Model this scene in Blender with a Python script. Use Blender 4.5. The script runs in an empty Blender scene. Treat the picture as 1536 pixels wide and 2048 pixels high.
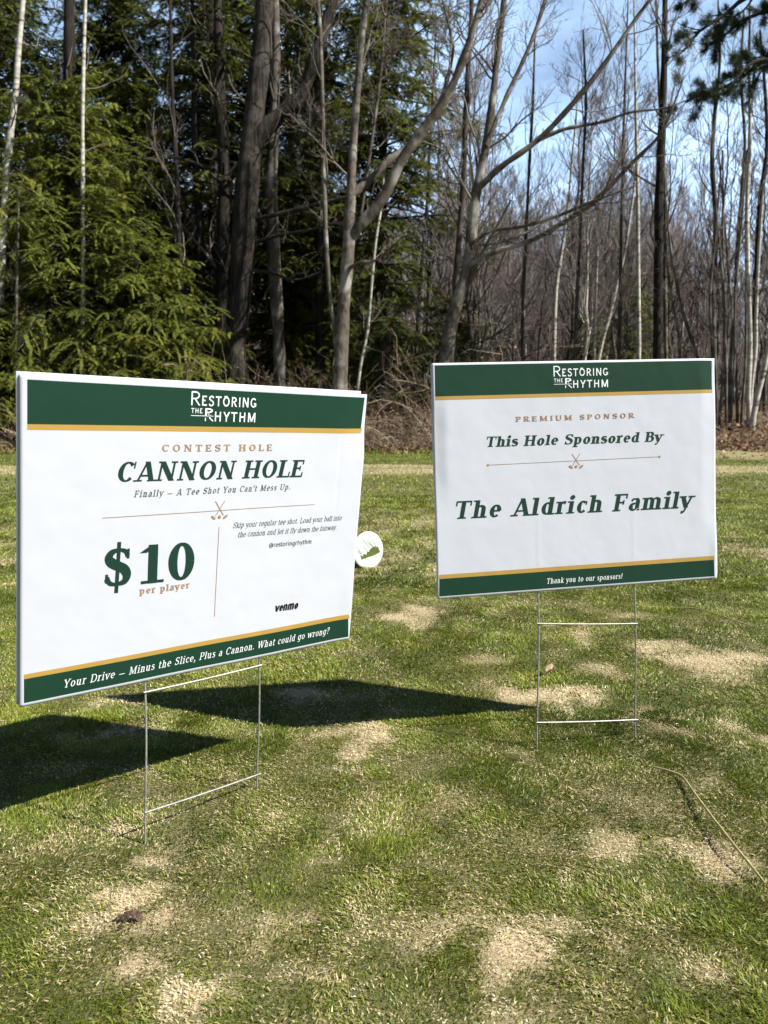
import bpy, math
import numpy as np
from math import radians, sin, cos, pi

# ------------------------------------------------------------------ camera, sky, sun, exposure
S = bpy.context.scene
C = bpy.context.scene.collection
RNG = np.random.default_rng(7)

CAM_H = 0.66
F = 1530.0                      # focal length in photograph pixels (1536 x 2048)
TH = math.atan((1024 - 845) / F)
cam = bpy.data.objects.new("camera", bpy.data.cameras.new("camera"))
C.objects.link(cam)
cam.location = (0, 0, CAM_H)
cam.rotation_euler = (pi / 2 - TH, 0, 0)
cam.data.sensor_fit = 'VERTICAL'
cam.data.sensor_height = 24.0
cam.data.sensor_width = 18.0
cam.data.lens = F / 2048 * 24.0
cam.data.clip_start = 0.02
cam.data.clip_end = 2000
cam.data.dof.use_dof = True
cam.data.dof.focus_distance = 1.45
cam.data.dof.aperture_fstop = 6.5
S.camera = cam

SUN_EL = radians(43.0)
SUN_AZ = radians(20.0)          # from +X (right) towards the viewer
SUNV = np.array([cos(SUN_EL) * cos(SUN_AZ), -cos(SUN_EL) * sin(SUN_AZ), sin(SUN_EL)])
world = bpy.data.worlds.new("World")
S.world = world
world.use_nodes = True
wn, wl = world.node_tree.nodes, world.node_tree.links
wn.clear()
w_out = wn.new('ShaderNodeOutputWorld')
w_bg = wn.new('ShaderNodeBackground')
w_sky = wn.new('ShaderNodeTexSky')
w_sky.sky_type = 'NISHITA'
w_sky.sun_disc = False
w_sky.sun_elevation = SUN_EL
w_sky.sun_rotation = math.atan2(SUNV[0], SUNV[1])
w_sky.air_density = 0.8
w_sky.dust_density = 0.2
w_sky.ozone_density = 2.0
w_bg.inputs['Strength'].default_value = 0.05
w_tc = wn.new('ShaderNodeTexCoord')
w_sep = wn.new('ShaderNodeSeparateXYZ')
w_z = wn.new('ShaderNodeMath'); w_z.operation = 'ADD'; w_z.inputs[1].default_value = 0.16
w_dx = wn.new('ShaderNodeMath'); w_dx.operation = 'DIVIDE'
w_dy = wn.new('ShaderNodeMath'); w_dy.operation = 'DIVIDE'
w_comb = wn.new('ShaderNodeCombineXYZ')
w_noise = wn.new('ShaderNodeTexNoise')
w_noise.inputs['Scale'].default_value = 1.15
w_noise.inputs['Detail'].default_value = 8
w_noise.inputs['Roughness'].default_value = 0.58
w_ramp = wn.new('ShaderNodeValToRGB')
w_ramp.color_ramp.elements[0].position = 0.34
w_ramp.color_ramp.elements[0].color = (.18, .18, .18, 1)
w_ramp.color_ramp.elements[1].position = 0.60
w_mix = wn.new('ShaderNodeMix'); w_mix.data_type = 'RGBA'
w_mix.inputs['B'].default_value = (10.0, 14.2, 20.0, 1)
wl.new(w_tc.outputs['Generated'], w_sep.inputs[0])
wl.new(w_sep.outputs['Z'], w_z.inputs[0])
wl.new(w_sep.outputs['X'], w_dx.inputs[0]); wl.new(w_z.outputs[0], w_dx.inputs[1])
wl.new(w_sep.outputs['Y'], w_dy.inputs[0]); wl.new(w_z.outputs[0], w_dy.inputs[1])
wl.new(w_dx.outputs[0], w_comb.inputs[0]); wl.new(w_dy.outputs[0], w_comb.inputs[1])
wl.new(w_comb.outputs[0], w_noise.inputs['Vector'])
wl.new(w_noise.outputs['Fac'], w_ramp.inputs[0])
w_low = wn.new('ShaderNodeMapRange')            # the cloud bank thins out higher up
w_low.inputs['From Min'].default_value = 0.30; w_low.inputs['From Max'].default_value = 0.62
w_low.inputs['To Min'].default_value = 1.0; w_low.inputs['To Max'].default_value = 0.1
w_mul = wn.new('ShaderNodeMath'); w_mul.operation = 'MULTIPLY'
wl.new(w_sep.outputs['Z'], w_low.inputs['Value'])
wl.new(w_ramp.outputs['Color'], w_mul.inputs[0]); wl.new(w_low.outputs['Result'], w_mul.inputs[1])
w_az = wn.new('ShaderNodeMapRange')             # and lies only over the wood, to the north
w_az.inputs['From Min'].default_value = 0.25; w_az.inputs['From Max'].default_value = 0.75
wl.new(w_sep.outputs['Y'], w_az.inputs['Value'])
w_mul2 = wn.new('ShaderNodeMath'); w_mul2.operation = 'MULTIPLY'
wl.new(w_mul.outputs[0], w_mul2.inputs[0]); wl.new(w_az.outputs['Result'], w_mul2.inputs[1])
wl.new(w_mul2.outputs[0], w_mix.inputs['Factor'])
wl.new(w_sky.outputs[0], w_mix.inputs['A'])
wl.new(w_mix.outputs['Result'], w_bg.inputs[0])
wl.new(w_bg.outputs[0], w_out.inputs[0])

sun = bpy.data.objects.new("sun", bpy.data.lights.new("sun", 'SUN'))
C.objects.link(sun)
sun.data.energy = 5.0
sun.data.angle = radians(0.53)
sun.data.color = (1.0, 0.96, 0.88)
zc = SUNV
import mathutils
sun.rotation_euler = mathutils.Vector(-SUNV).to_track_quat('-Z', 'Y').to_euler()
sun.location = (8, -4, 12)
S.view_settings.view_transform = 'Standard'
S.view_settings.look = 'None'
S.view_settings.exposure = 1.2
S.view_settings.gamma = 1.0
S.view_settings.use_curve_mapping = False
S.render.engine = 'CYCLES'
S.cycles.max_bounces = 5
S.cycles.diffuse_bounces = 3
S.cycles.glossy_bounces = 2
S.cycles.transmission_bounces = 3
S.cycles.transparent_max_bounces = 4

# ------------------------------------------------------------------ small helpers
def sm(a, b, x):
    t = np.clip((x - a) / (b - a), 0, 1)
    return t * t * (3 - 2 * t)

def _h(ix, iy, seed):
    n = (ix.astype(np.int64) * 374761393 + iy.astype(np.int64) * 668265263 + seed * 974711) & 0xFFFFFFFF
    n = ((n ^ (n >> 13)) * 1274126177) & 0xFFFFFFFF
    n = n ^ (n >> 16)
    return (n & 0xFFFFFF) / float(0xFFFFFF)

def vnoise(x, y, seed=0):
    ix = np.floor(x); iy = np.floor(y)
    fx = x - ix; fy = y - iy
    fx = fx * fx * (3 - 2 * fx); fy = fy * fy * (3 - 2 * fy)
    a = _h(ix, iy, seed); b = _h(ix + 1, iy, seed); c = _h(ix, iy + 1, seed); d = _h(ix + 1, iy + 1, seed)
    return (a * (1 - fx) + b * fx) * (1 - fy) + (c * (1 - fx) + d * fx) * fy

def fbm(x, y, seed=0, octv=4, gain=0.5):
    s = 0; a = 1; t = 0
    for i in range(octv):
        s = s + a * vnoise(x * 2 ** i + 17.3 * i, y * 2 ** i - 9.1 * i, seed + i); t += a; a *= gain
    return s / t

def unit(v):
    return v / np.maximum(np.linalg.norm(v, axis=-1, keepdims=True), 1e-9)

def pix_ray(px, py):
    x = (px - 768) / F; y = (py - 1024) / F
    return np.array([x, cos(TH) - y * sin(TH), -sin(TH) - y * cos(TH)])

def at(px, py, Y):
    """the point of the place seen at a photograph pixel, Y metres ahead"""
    r = pix_ray(px, py)
    return np.array([0, 0, CAM_H]) + r * (Y / r[1])

def ground_z(x, y):
    """the lie of the land: flat lawn, a low bank under the wood's edge on the right, rising floor behind"""
    x = np.asarray(x, float); y = np.asarray(y, float)
    z = (fbm(x * 0.9, y * 0.9, 3, 3) - 0.5) * 0.03 * sm(2.0, 5.0, y)
    z = z + 0.62 * sm(14.0, 19.0, y) * sm(4.0, 8.5, x) * (1 + 0.4 * (fbm(x * 0.7, y * 0.7, 5, 3) - 0.5))
    z = z + 0.035 * np.maximum(0, y - 20)
    return z

def mesh_obj(name, V, faces, mat, parent=None, attrs=None, smooth=False, uv=None, mats=None, midx=None):
    """V (n,3); faces: list of int arrays, each (m,3) or (m,4)"""
    me = bpy.data.meshes.new(name)
    V = np.asarray(V, np.float32)
    loops = np.concatenate([f.ravel() for f in faces]).astype(np.int32)
    tot = np.concatenate([np.full(len(f), f.shape[1], np.int32) for f in faces])
    start = np.concatenate([[0], np.cumsum(tot)[:-1]]).astype(np.int32)
    me.vertices.add(len(V)); me.vertices.foreach_set('co', V.ravel())
    me.loops.add(len(loops)); me.loops.foreach_set('vertex_index', loops)
    me.polygons.add(len(tot)); me.polygons.foreach_set('loop_start', start); me.polygons.foreach_set('loop_total', tot)
    if smooth:
        me.polygons.foreach_set('use_smooth', np.ones(len(tot), bool))
    if attrs:
        for k, a in attrs.items():
            at_ = me.attributes.new(k, 'FLOAT', 'POINT'); at_.data.foreach_set('value', np.asarray(a, np.float32))
    if mats:
        for m in mats: me.materials.append(m)
        me.polygons.foreach_set('material_index', np.asarray(midx, np.int32))
    elif mat: me.materials.append(mat)
    me.update(calc_edges=True)
    o = bpy.data.objects.new(name, me)
    C.objects.link(o)
    if parent: o.parent = parent
    return o

def thing(name, label, cat, loc=(0, 0, 0), group=None):
    o = bpy.data.objects.new(name, None)
    o.empty_display_size = 0.2
    o.location = loc
    C.objects.link(o)
    o['label'] = label; o['category'] = cat
    if group: o['group'] = group
    return o

def tag(o, label, cat, group=None, kind=None):
    if label: o['label'] = label
    if cat: o['category'] = cat
    if group: o['group'] = group
    if kind: o['kind'] = kind
    return o

class MB:
    """collects tubes, quads and leaf shapes; builds one mesh"""
    def __init__(s): s.V = []; s.F3 = []; s.F4 = []; s.A = []; s.n = 0
    def add(s, V, F, a=None):
        V = np.asarray(V).reshape(-1, 3); F = np.asarray(F)
        (s.F3 if F.shape[1] == 3 else s.F4).append(F + s.n)
        s.V.append(V); s.A.append(np.full(len(V), 0.5) if a is None else np.broadcast_to(np.asarray(a).ravel(), (len(V),)))
        s.n += len(V)
    def tubes(s, P, R, m=3, var=None):
        n, k, _ = P.shape
        T = unit(np.gradient(P, axis=1)); mt = np.abs(unit(P[:, -1] - P[:, 0]))
        ref = np.where((mt[:, 2:3] > 0.7), np.array([[1.0, 0.05, 0]]), np.array([[0.05, 0.1, 1.0]]))
        U = unit(np.cross(T, ref[:, None, :])); W = np.cross(T, U)
        a = np.arange(m) * 2 * pi / m
        ring = P[:, :, None, :] + R[:, :, None, None] * (U[:, :, None, :] * np.cos(a)[None, None, :, None] + W[:, :, None, :] * np.sin(a)[None, None, :, None])
        i = np.arange(n)[:, None, None] * k * m; j = np.arange(k - 1)[None, :, None] * m; q = np.arange(m)[None, None, :]; q2 = (q + 1) % m
        Fq = np.stack([i + j + q, i + j + q2, i + j + m + q2, i + j + m + q], -1).reshape(-1, 4)
        v = None if var is None else np.repeat(var, k * m)
        s.add(ring, Fq, v)
    def leaves(s, base, d, side, L, Wd, var=None, bend=None):
        """diamond leaflets"""
        L = np.broadcast_to(np.asarray(L, float), (len(base),))[:, None]; Wd = np.broadcast_to(np.asarray(Wd, float), (len(base),))[:, None]
        mid = base + d * L * 0.45
        tip = base + d * L
        if bend is not None: tip = tip + bend
        V = np.stack([base, mid + side * Wd * 0.5, tip, mid - side * Wd * 0.5], 1)
        Fq = (np.arange(len(base)) * 4)[:, None] + np.array([[0, 1, 2, 3]])
        s.add(V, Fq, None if var is None else np.repeat(var, 4))
    def blades(s, base, d, side, L, Wd, bend, var=None):
        """grass blades: quad + tip triangle"""
        L = L[:, None]; Wd = Wd[:, None]
        mid = base + d * L * 0.55
        tip = base + d * L + bend * L
        V = np.stack([base - side * Wd * .5, base + side * Wd * .5, mid + side * Wd * .42, mid - side * Wd * .42, tip], 1)
        i = (np.arange(len(base)) * 5)[:, None]
        n0 = s.n
        s.F4.append(i + np.array([[0, 1, 2, 3]]) + n0); s.F3.append(i + np.array([[3, 2, 4]]) + n0)
        s.V.append(V.reshape(-1, 3)); s.A.append(np.repeat(var, 5) if var is not None else np.full(len(base) * 5, .5)); s.n += len(base) * 5
    def build(s, name, mat, parent=None, smooth=False):
        fs = [np.concatenate(x) for x in (s.F3, s.F4) if x]
        return mesh_obj(name, np.concatenate(s.V), fs, mat, parent, {'var': np.concatenate(s.A)}, smooth)

# ------------------------------------------------------------------ materials
def mat_new(name):
    m = bpy.data.materials.new(name); m.use_nodes = True
    nt = m.node_tree; nt.nodes.clear()
    out = nt.nodes.new('ShaderNodeOutputMaterial')
    return m, nt, out

def N(nt, t, **kw):
    n = nt.nodes.new(t)
    for k, v in kw.items():
        if hasattr(n, k): setattr(n, k, v)
        else: n.inputs[k].default_value = v
    return n

def ramp(nt, stops, fac):
    r = nt.nodes.new('ShaderNodeValToRGB')
    e = r.color_ramp.elements
    while len(e) < len(stops): e.new(0.5)
    for i, (p, c) in enumerate(stops):
        e[i].position = p; e[i].color = (*c, 1)
    nt.links.new(fac, r.inputs[0])
    return r.outputs[0]

def mat_plain(name, col, rough=0.5, spec=0.4, noise=0.0, nscale=40, metal=0.0, bump=0.0):
    m, nt, out = mat_new(name)
    b = N(nt, 'ShaderNodeBsdfPrincipled'); b.inputs['Roughness'].default_value = rough
    b.inputs['Specular IOR Level'].default_value = spec; b.inputs['Metallic'].default_value = metal
    tc = N(nt, 'ShaderNodeTexCoord'); nz = N(nt, 'ShaderNodeTexNoise'); nz.inputs['Scale'].default_value = nscale; nz.inputs['Detail'].default_value = 4
    nt.links.new(tc.outputs['Object'], nz.inputs['Vector'])
    lo = tuple(c * (1 - noise) for c in col); hi = tuple(min(1, c * (1 + noise)) for c in col)
    nt.links.new(ramp(nt, [(0.3, lo), (0.7, hi)], nz.outputs['Fac']), b.inputs['Base Color'])
    if bump:
        bp = N(nt, 'ShaderNodeBump'); bp.inputs['Strength'].default_value = 0.6; bp.inputs['Distance'].default_value = bump
        nt.links.new(nz.outputs['Fac'], bp.inputs['Height']); nt.links.new(bp.outputs[0], b.inputs['Normal'])
    nt.links.new(b.outputs[0], out.inputs[0])
    return m

def mat_leafy(name, stops, trans=0.3, rough=0.6, spec=0.25):
    """leaf-like surface coloured by the per-leaf 'var' value"""
    m, nt, out = mat_new(name)
    a = N(nt, 'ShaderNodeAttribute'); a.attribute_name = 'var'
    col = ramp(nt, stops, a.outputs['Fac'])
    b = N(nt, 'ShaderNodeBsdfPrincipled'); b.inputs['Roughness'].default_value = rough; b.inputs['Specular IOR Level'].default_value = spec
    nt.links.new(col, b.inputs['Base Color'])
    if trans:
        t = N(nt, 'ShaderNodeBsdfTranslucent'); mx = N(nt, 'ShaderNodeMixShader'); mx.inputs[0].default_value = trans
        nt.links.new(col, t.inputs[0]); nt.links.new(b.outputs[0], mx.inputs[1]); nt.links.new(t.outputs[0], mx.inputs[2])
        nt.links.new(mx.outputs[0], out.inputs[0])
    else: nt.links.new(b.outputs[0], out.inputs[0])
    return m

def mat_bark(name, dark, mid, light, vscale=3.0, pale=0.5, bump=0.01, scale=8.0):
    """vertically stretched fissures plus pale lichen blotches"""
    m, nt, out = mat_new(name)
    tc = N(nt, 'ShaderNodeTexCoord'); mp = N(nt, 'ShaderNodeMapping'); mp.inputs['Scale'].default_value = (scale, scale, scale / vscale)
    nt.links.new(tc.outputs['Object'], mp.inputs[0])
    n1 = N(nt, 'ShaderNodeTexNoise'); n1.inputs['Scale'].default_value = 1.6; n1.inputs['Detail'].default_value = 6; n1.inputs['Roughness'].default_value = 0.65
    nt.links.new(mp.outputs[0], n1.inputs['Vector'])
    c1 = ramp(nt, [(0.36, dark), (0.62, mid)], n1.outputs['Fac'])
    n2 = N(nt, 'ShaderNodeTexNoise'); n2.inputs['Scale'].default_value = 2.3; n2.inputs['Detail'].default_value = 5
    nt.links.new(tc.outputs['Object'], n2.inputs['Vector'])
    f = ramp(nt, [(0.5, (0, 0, 0)), (0.64, (pale, pale, pale))], n2.outputs['Fac'])
    mx = N(nt, 'ShaderNodeMix'); mx.data_type = 'RGBA'
    nt.links.new(f, mx.inputs['Factor']); nt.links.new(c1, mx.inputs['A']); mx.inputs['B'].default_value = (*light, 1)
    b = N(nt, 'ShaderNodeBsdfPrincipled'); b.inputs['Roughness'].default_value = 0.85; b.inputs['Specular IOR Level'].default_value = 0.2
    nt.links.new(mx.outputs['Result'], b.inputs['Base Color'])
    bp = N(nt, 'ShaderNodeBump'); bp.inputs['Strength'].default_value = 0.9; bp.inputs['Distance'].default_value = bump
    nt.links.new(n1.outputs['Fac'], bp.inputs['Height']); nt.links.new(bp.outputs[0], b.inputs['Normal'])
    nt.links.new(b.outputs[0], out.inputs[0])
    return m

def mat_birch(name):
    m, nt, out = mat_new(name)
    tc = N(nt, 'ShaderNodeTexCoord'); mp = N(nt, 'ShaderNodeMapping'); mp.inputs['Scale'].default_value = (2.5, 2.5, 9)
    nt.links.new(tc.outputs['Object'], mp.inputs[0])
    n1 = N(nt, 'ShaderNodeTexNoise'); n1.inputs['Scale'].default_value = 1.2; n1.inputs['Detail'].default_value = 5
    nt.links.new(mp.outputs[0], n1.inputs['Vector'])
    c = ramp(nt, [(0.33, (0.04, 0.035, 0.03)), (0.42, (0.26, 0.24, 0.20)), (0.7, (0.45, 0.43, 0.38))], n1.outputs['Fac'])
    b = N(nt, 'ShaderNodeBsdfPrincipled'); b.inputs['Roughness'].default_value = 0.7
    nt.links.new(c, b.inputs['Base Color']); nt.links.new(b.outputs[0], out.inputs[0])
    return m

M_white = mat_plain('sign_white', (0.405, 0.424, 0.468), 0.42, 0.35, 0.012, 6)
M_edge = mat_plain('board_edge', (0.62, 0.64, 0.66), 0.5, 0.3, 0.05, 90)
M_green = mat_plain('sign_green', (0.0075, 0.032, 0.0185), 0.55, 0.1, 0.03, 8)
M_gold = mat_plain('sign_gold', (0.315, 0.195, 0.045), 0.5, 0.25, 0.03, 8)
M_ink = mat_plain('ink_green', (0.008, 0.030, 0.020), 0.5, 0.15)
M_bronze = mat_plain('ink_bronze', (0.25, 0.15, 0.078), 0.5, 0.2)
M_grey = mat_plain('ink_grey', (0.06, 0.08, 0.075), 0.5, 0.15)
M_black = mat_plain('ink_black', (0.008, 0.008, 0.009), 0.5, 0.2)
M_letter = mat_plain('ink_white', (0.58, 0.60, 0.62), 0.45, 0.3)
M_wire = mat_plain('galvanised_wire', (0.30, 0.29, 0.265), 0.5, 0.4, 0.3, 140, metal=0.6)
M_disc = mat_plain('marker_white', (0.50, 0.525, 0.48), 0.4, 0.4, 0.02, 20)
M_logo = mat_plain('marker_green', (0.065, 0.085, 0.012), 0.5, 0.3, 0.25, 60)
M_logo2 = mat_plain('marker_dark', (0.03, 0.05, 0.035), 0.5, 0.3)

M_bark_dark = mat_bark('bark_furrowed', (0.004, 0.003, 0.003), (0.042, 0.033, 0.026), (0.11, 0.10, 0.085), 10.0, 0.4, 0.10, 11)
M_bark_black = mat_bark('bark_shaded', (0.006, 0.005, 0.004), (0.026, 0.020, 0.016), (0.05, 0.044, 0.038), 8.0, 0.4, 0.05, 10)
M_bark_maple = mat_bark('bark_maple', (0.045, 0.036, 0.028), (0.115, 0.096, 0.076), (0.27, 0.26, 0.225), 2.5, 0.85, 0.008, 7)
M_bark_grey = mat_bark('bark_grey', (0.035, 0.029, 0.024), (0.09, 0.075, 0.062), (0.24, 0.23, 0.20), 3.0, 0.7, 0.01, 7)
M_bark_slim = mat_bark('bark_slim', (0.026, 0.021, 0.018), (0.065, 0.053, 0.045), (0.14, 0.128, 0.11), 3.0, 0.6, 0.006, 7)
M_birch = mat_birch('bark_birch')
M_twig = mat_leafy('twig', [(0.0, (0.050, 0.036, 0.032)), (0.5, (0.115, 0.092, 0.078)), (0.85, (0.21, 0.18, 0.15)), (1.0, (0.33, 0.30, 0.25))], 0, 0.8)
M_twig_red = mat_leafy('twig_red', [(0.0, (0.080, 0.060, 0.056)), (0.6, (0.185, 0.15, 0.138)), (1.0, (0.38, 0.35, 0.31))], 0, 0.8)
M_hemlock = mat_leafy('hemlock_needles', [(0.0, (0.040, 0.058, 0.012)), (0.4, (0.145, 0.175, 0.028)), (0.75, (0.25, 0.27, 0.042)), (1.0, (0.36, 0.33, 0.06))], 0.42, 0.55)
M_hemlock_dark = mat_leafy('hemlock_needles_dark', [(0.0, (0.032, 0.044, 0.011)), (0.5, (0.125, 0.146, 0.028)), (1.0, (0.26, 0.265, 0.05))], 0.38, 0.6)
M_pine = mat_leafy('pine_needles', [(0.0, (0.014, 0.025, 0.014)), (0.6, (0.030, 0.050, 0.022)), (1.0, (0.06, 0.085, 0.03))], 0.15, 0.5)
M_grass = mat_leafy('grass_blades', [(0.0, (0.046, 0.072, 0.008)), (0.25, (0.128, 0.168, 0.015)), (0.48, (0.25, 0.275, 0.036)), (0.52, (0.34, 0.28, 0.11)), (0.8, (0.56, 0.46, 0.26)), (1.0, (0.82, 0.73, 0.51))], 0.28, 0.45, 0.25)
M_litter = mat_leafy('dead_leaves', [(0.0, (0.07, 0.038, 0.02)), (0.4, (0.17, 0.098, 0.052)), (0.8, (0.30, 0.19, 0.11)), (1.0, (0.46, 0.35, 0.24))], 0.2, 0.7)
M_bramble = mat_leafy('bramble', [(0.0, (0.08, 0.052, 0.036)), (0.5, (0.22, 0.158, 0.105)), (1.0, (0.44, 0.35, 0.25))], 0, 0.75)
M_straw = mat_plain('straw', (0.30, 0.235, 0.10), 0.5, 0.4, 0.25, 60)
M_soil = mat_plain('soil', (0.075, 0.05, 0.036), 0.9, 0.1, 0.5, 120, bump=0.002)

# ground: thatch, turf bands and forest litter chosen by where the point lies
def mat_ground():
    m, nt, out = mat_new('lawn_ground')
    tc = N(nt, 'ShaderNodeTexCoord')
    dead = N(nt, 'ShaderNodeAttribute'); dead.attribute_name = 'dead'
    wood = N(nt, 'ShaderNodeAttribute'); wood.attribute_name = 'wood'
    n1 = N(nt, 'ShaderNodeTexNoise'); n1.inputs['Scale'].default_value = 170; n1.inputs['Detail'].default_value = 5; n1.inputs['Roughness'].default_value = 0.7
    n2 = N(nt, 'ShaderNodeTexNoise'); n2.inputs['Scale'].default_value = 14; n2.inputs['Detail'].default_value = 6
    for n in (n1, n2): nt.links.new(tc.outputs['Object'], n.inputs['Vector'])
    thatch = ramp(nt, [(0.30, (0.20, 0.15, 0.08)), (0.48, (0.42, 0.325, 0.195)), (0.68, (0.62, 0.515, 0.36))], n1.outputs['Fac'])
    turf = ramp(nt, [(0.3, (0.045, 0.050, 0.016)), (0.7, (0.14, 0.14, 0.05))], n1.outputs['Fac'])
    litter = ramp(nt, [(0.3, (0.035, 0.022, 0.014)), (0.5, (0.10, 0.062, 0.036)), (0.7, (0.20, 0.13, 0.08))], n2.outputs['Fac'])
    m1 = N(nt, 'ShaderNodeMix'); m1.data_type = 'RGBA'
    nt.links.new(dead.outputs['Fac'], m1.inputs['Factor']); nt.links.new(turf, m1.inputs['A']); nt.links.new(thatch, m1.inputs['B'])
    m2 = N(nt, 'ShaderNodeMix'); m2.data_type = 'RGBA'
    nt.links.new(wood.outputs['Fac'], m2.inputs['Factor']); nt.links.new(m1.outputs['Result'], m2.inputs['A']); nt.links.new(litter, m2.inputs['B'])
    b = N(nt, 'ShaderNodeBsdfPrincipled'); b.inputs['Roughness'].default_value = 0.95; b.inputs['Specular IOR Level'].default_value = 0.1
    nt.links.new(m2.outputs['Result'], b.inputs['Base Color'])
    bp = N(nt, 'ShaderNodeBump'); bp.inputs['Strength'].default_value = 1.0; bp.inputs['Distance'].default_value = 0.006
    nt.links.new(n1.outputs['Fac'], bp.inputs['Height']); nt.links.new(bp.outputs[0], b.inputs['Normal'])
    nt.links.new(b.outputs[0], out.inputs[0])
    return m
M_ground = mat_ground()

# ------------------------------------------------------------------ the lie of the lawn: worn patches
# worn, straw-coloured patches: centre x, y (m), half sizes along x and y, turn, strength
PATCH = [(px, py, rx, ry, s) for px, py, rx, ry, s in [
    (1190, 1665, 120, 42, 1.0), (700, 1480, 90, 22, .9), (1060, 1390, 120, 30, 1.0), (1450, 1330, 110, 40, .8), (830, 1230, 60, 20, .8),
    (1350, 1310, 60, 26, .8), (410, 1935, 150, 32, 1.0), (700, 1960, 110, 40, .8), (240, 1740, 80, 28, .9), (215, 1870, 90, 45, .95),
    (1000, 1478, 70, 22, .9), (1190, 1860, 120, 36, .95), (1040, 1930, 60, 90, .9), (1490, 1480, 60, 34, .8), (650, 1690, 70, 34, .8),
    (640, 1395, 110, 24, .9), (250, 1470, 70, 22, .9), (690, 1620, 50, 30, .7), (1100, 1810, 140, 40, .8), (900, 1850, 110, 30, .75),
    (1450, 1690, 70, 40, .8), (1510, 1945, 60, 50, .8), (1030, 2020, 140, 40, .9), (560, 1860, 60, 30, .6), (420, 1605, 50, 16, .6),
    (1240, 1360, 50, 16, .6), (1160, 1270, 70, 16, .6), (960, 1330, 50, 20, .5), (800, 1700, 60, 20, .5), (1400, 1560, 70, 30, .6),
    (1300, 1440, 60, 16, .5), (200, 1410, 60, 18, .8), (900, 1600, 60, 20, .35), (1340, 1790, 90, 30, .6), (1250, 1225, 90, 14, .6),
    (760, 1810, 90, 24, .6), (60, 1790, 60, 24, .4), (20, 1170, 30, 10, .8), (850, 1050, 60, 10, .4), (1500, 1100, 50, 12, .4), (20, 1090, 30, 8, .6)]]
def _gp(px, py):
    r = pix_ray(px, py); return np.array([0, 0, CAM_H]) + r * (-CAM_H / r[2])
PW = []
for px, py, rx, ry, s in PATCH:
    c = _gp(px, py); e = _gp(px + rx, py); u = _gp(px, py - ry); d = _gp(px, py + ry)
    PW.append((c[0], c[1], abs(e[0] - c[0]), 0.5 * abs(u[1] - d[1]), s))

def deadness(x, y):
    x = np.asarray(x, float); y = np.asarray(y, float)
    wx = x + (fbm(x * 9, y * 9, 21, 3) - .5) * .26 + (fbm(x * 40, y * 40, 23, 2) - .5) * .05; wy = y + (fbm(x * 9, y * 9, 31, 3) - .5) * .34 + (fbm(x * 40, y * 40, 33, 2) - .5) * .07
    d = np.zeros_like(x)
    for cx_, cy_, rx, ry, s in PW:
        q = ((wx - cx_) / (rx * .92)) ** 2 + ((wy - cy_) / (ry * .92)) ** 2
        d = np.maximum(d, s * (1 - sm(0.1, 1.55, q)))
    d = np.clip(d * (.45 + 1.05 * fbm(x * 16, y * 12, 43, 3, .6)), 0, 1)
    n = fbm(x * 2.6, y * 2.6, 41, 4, .6)
    n2 = fbm(x * 8.0, y * 8.0, 51, 3, .6)
    bg = sm(0.50, 0.66, n * .6 + n2 * .4) * 0.75
    far = sm(2.6, 5.5, y)
    outside = np.where((np.abs(x) > 0.62 * y + .15) | (y > 3.2), 0.8, 0.25)
    d = np.maximum(d, bg * outside * (1 - 0.55 * far))
    # mown bands near the wood: a dry strip with lush strips either side
    w = y + (fbm(x * .8, y * .8, 61, 3) - .5) * 1.2
    strip = sm(9.2, 10.0, w) * (1 - sm(11.6, 12.2, w))
    d = np.maximum(d * (1 - sm(5, 8, y) * .45), strip * .50 * (.5 + fbm(x * .5, y * 3, 66, 3)))
    lush = sm(12.2, 12.9, w) * (1 - sm(16.0, 17.0, w)) * (1 - 0.8 * sm(5.0, 7.0, x) * sm(13.2, 14.2, w))
    d = d * (1 - lush * .9)
    d = np.maximum(d, 0.42 * sm(5.0, 7.0, x) * sm(13.2, 14.4, w))
    return np.clip(d, 0, 1)

EDGE_Y = 16.9
def woodness(x, y):
    e = EDGE_Y + (fbm(np.asarray(x) * .9, np.asarray(x) * 0 + 3, 71, 4) - .5) * 1.5 - 1.4 * sm(5, 8, np.asarray(x, float))
    return sm(-0.1, 0.25, y - e)

# ground sheet, fine near the camera and reaching the horizon
def axis(n, lin, far):
    t = np.linspace(-1, 1, n); return lin * t * 3 + np.sign(t) * (np.abs(t) ** 9) * far
gx = axis(361, 3.0, 400)
t = np.linspace(0, 1, 560)
gy = -3 + 26 * t + 600 * np.maximum(0, t - .72) ** 2 * 8 * np.maximum(0, t - .72) ** 0
GX, GY = np.meshgrid(gx, gy)
GZ = ground_z(GX, GY)
V = np.stack([GX, GY, GZ], -1).reshape(-1, 3)
ny, nx = GX.shape
ii = (np.arange(ny - 1)[:, None] * nx + np.arange(nx - 1)[None, :]).ravel()
Fq = np.stack([ii, ii + 1, ii + nx + 1, ii + nx], -1)
g = mesh_obj('ground', V, [Fq], M_ground, None, {'dead': deadness(GX, GY).ravel(), 'wood': woodness(GX, GY).ravel()}, True)
g['kind'] = 'structure'

# ------------------------------------------------------------------ grass
def scatter(n, y0, y1, margin=1.25, extra=0.35, power=1.0):
    """points over the visible wedge of lawn"""
    u = RNG.random(n)
    y = np.sqrt(y0 * y0 + u * (y1 * y1 - y0 * y0)) if power == 1 else y0 * (y1 / y0) ** u
    x = (RNG.random(n) * 2 - 1) * (0.53 * y * margin + extra)
    return x, y

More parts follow.
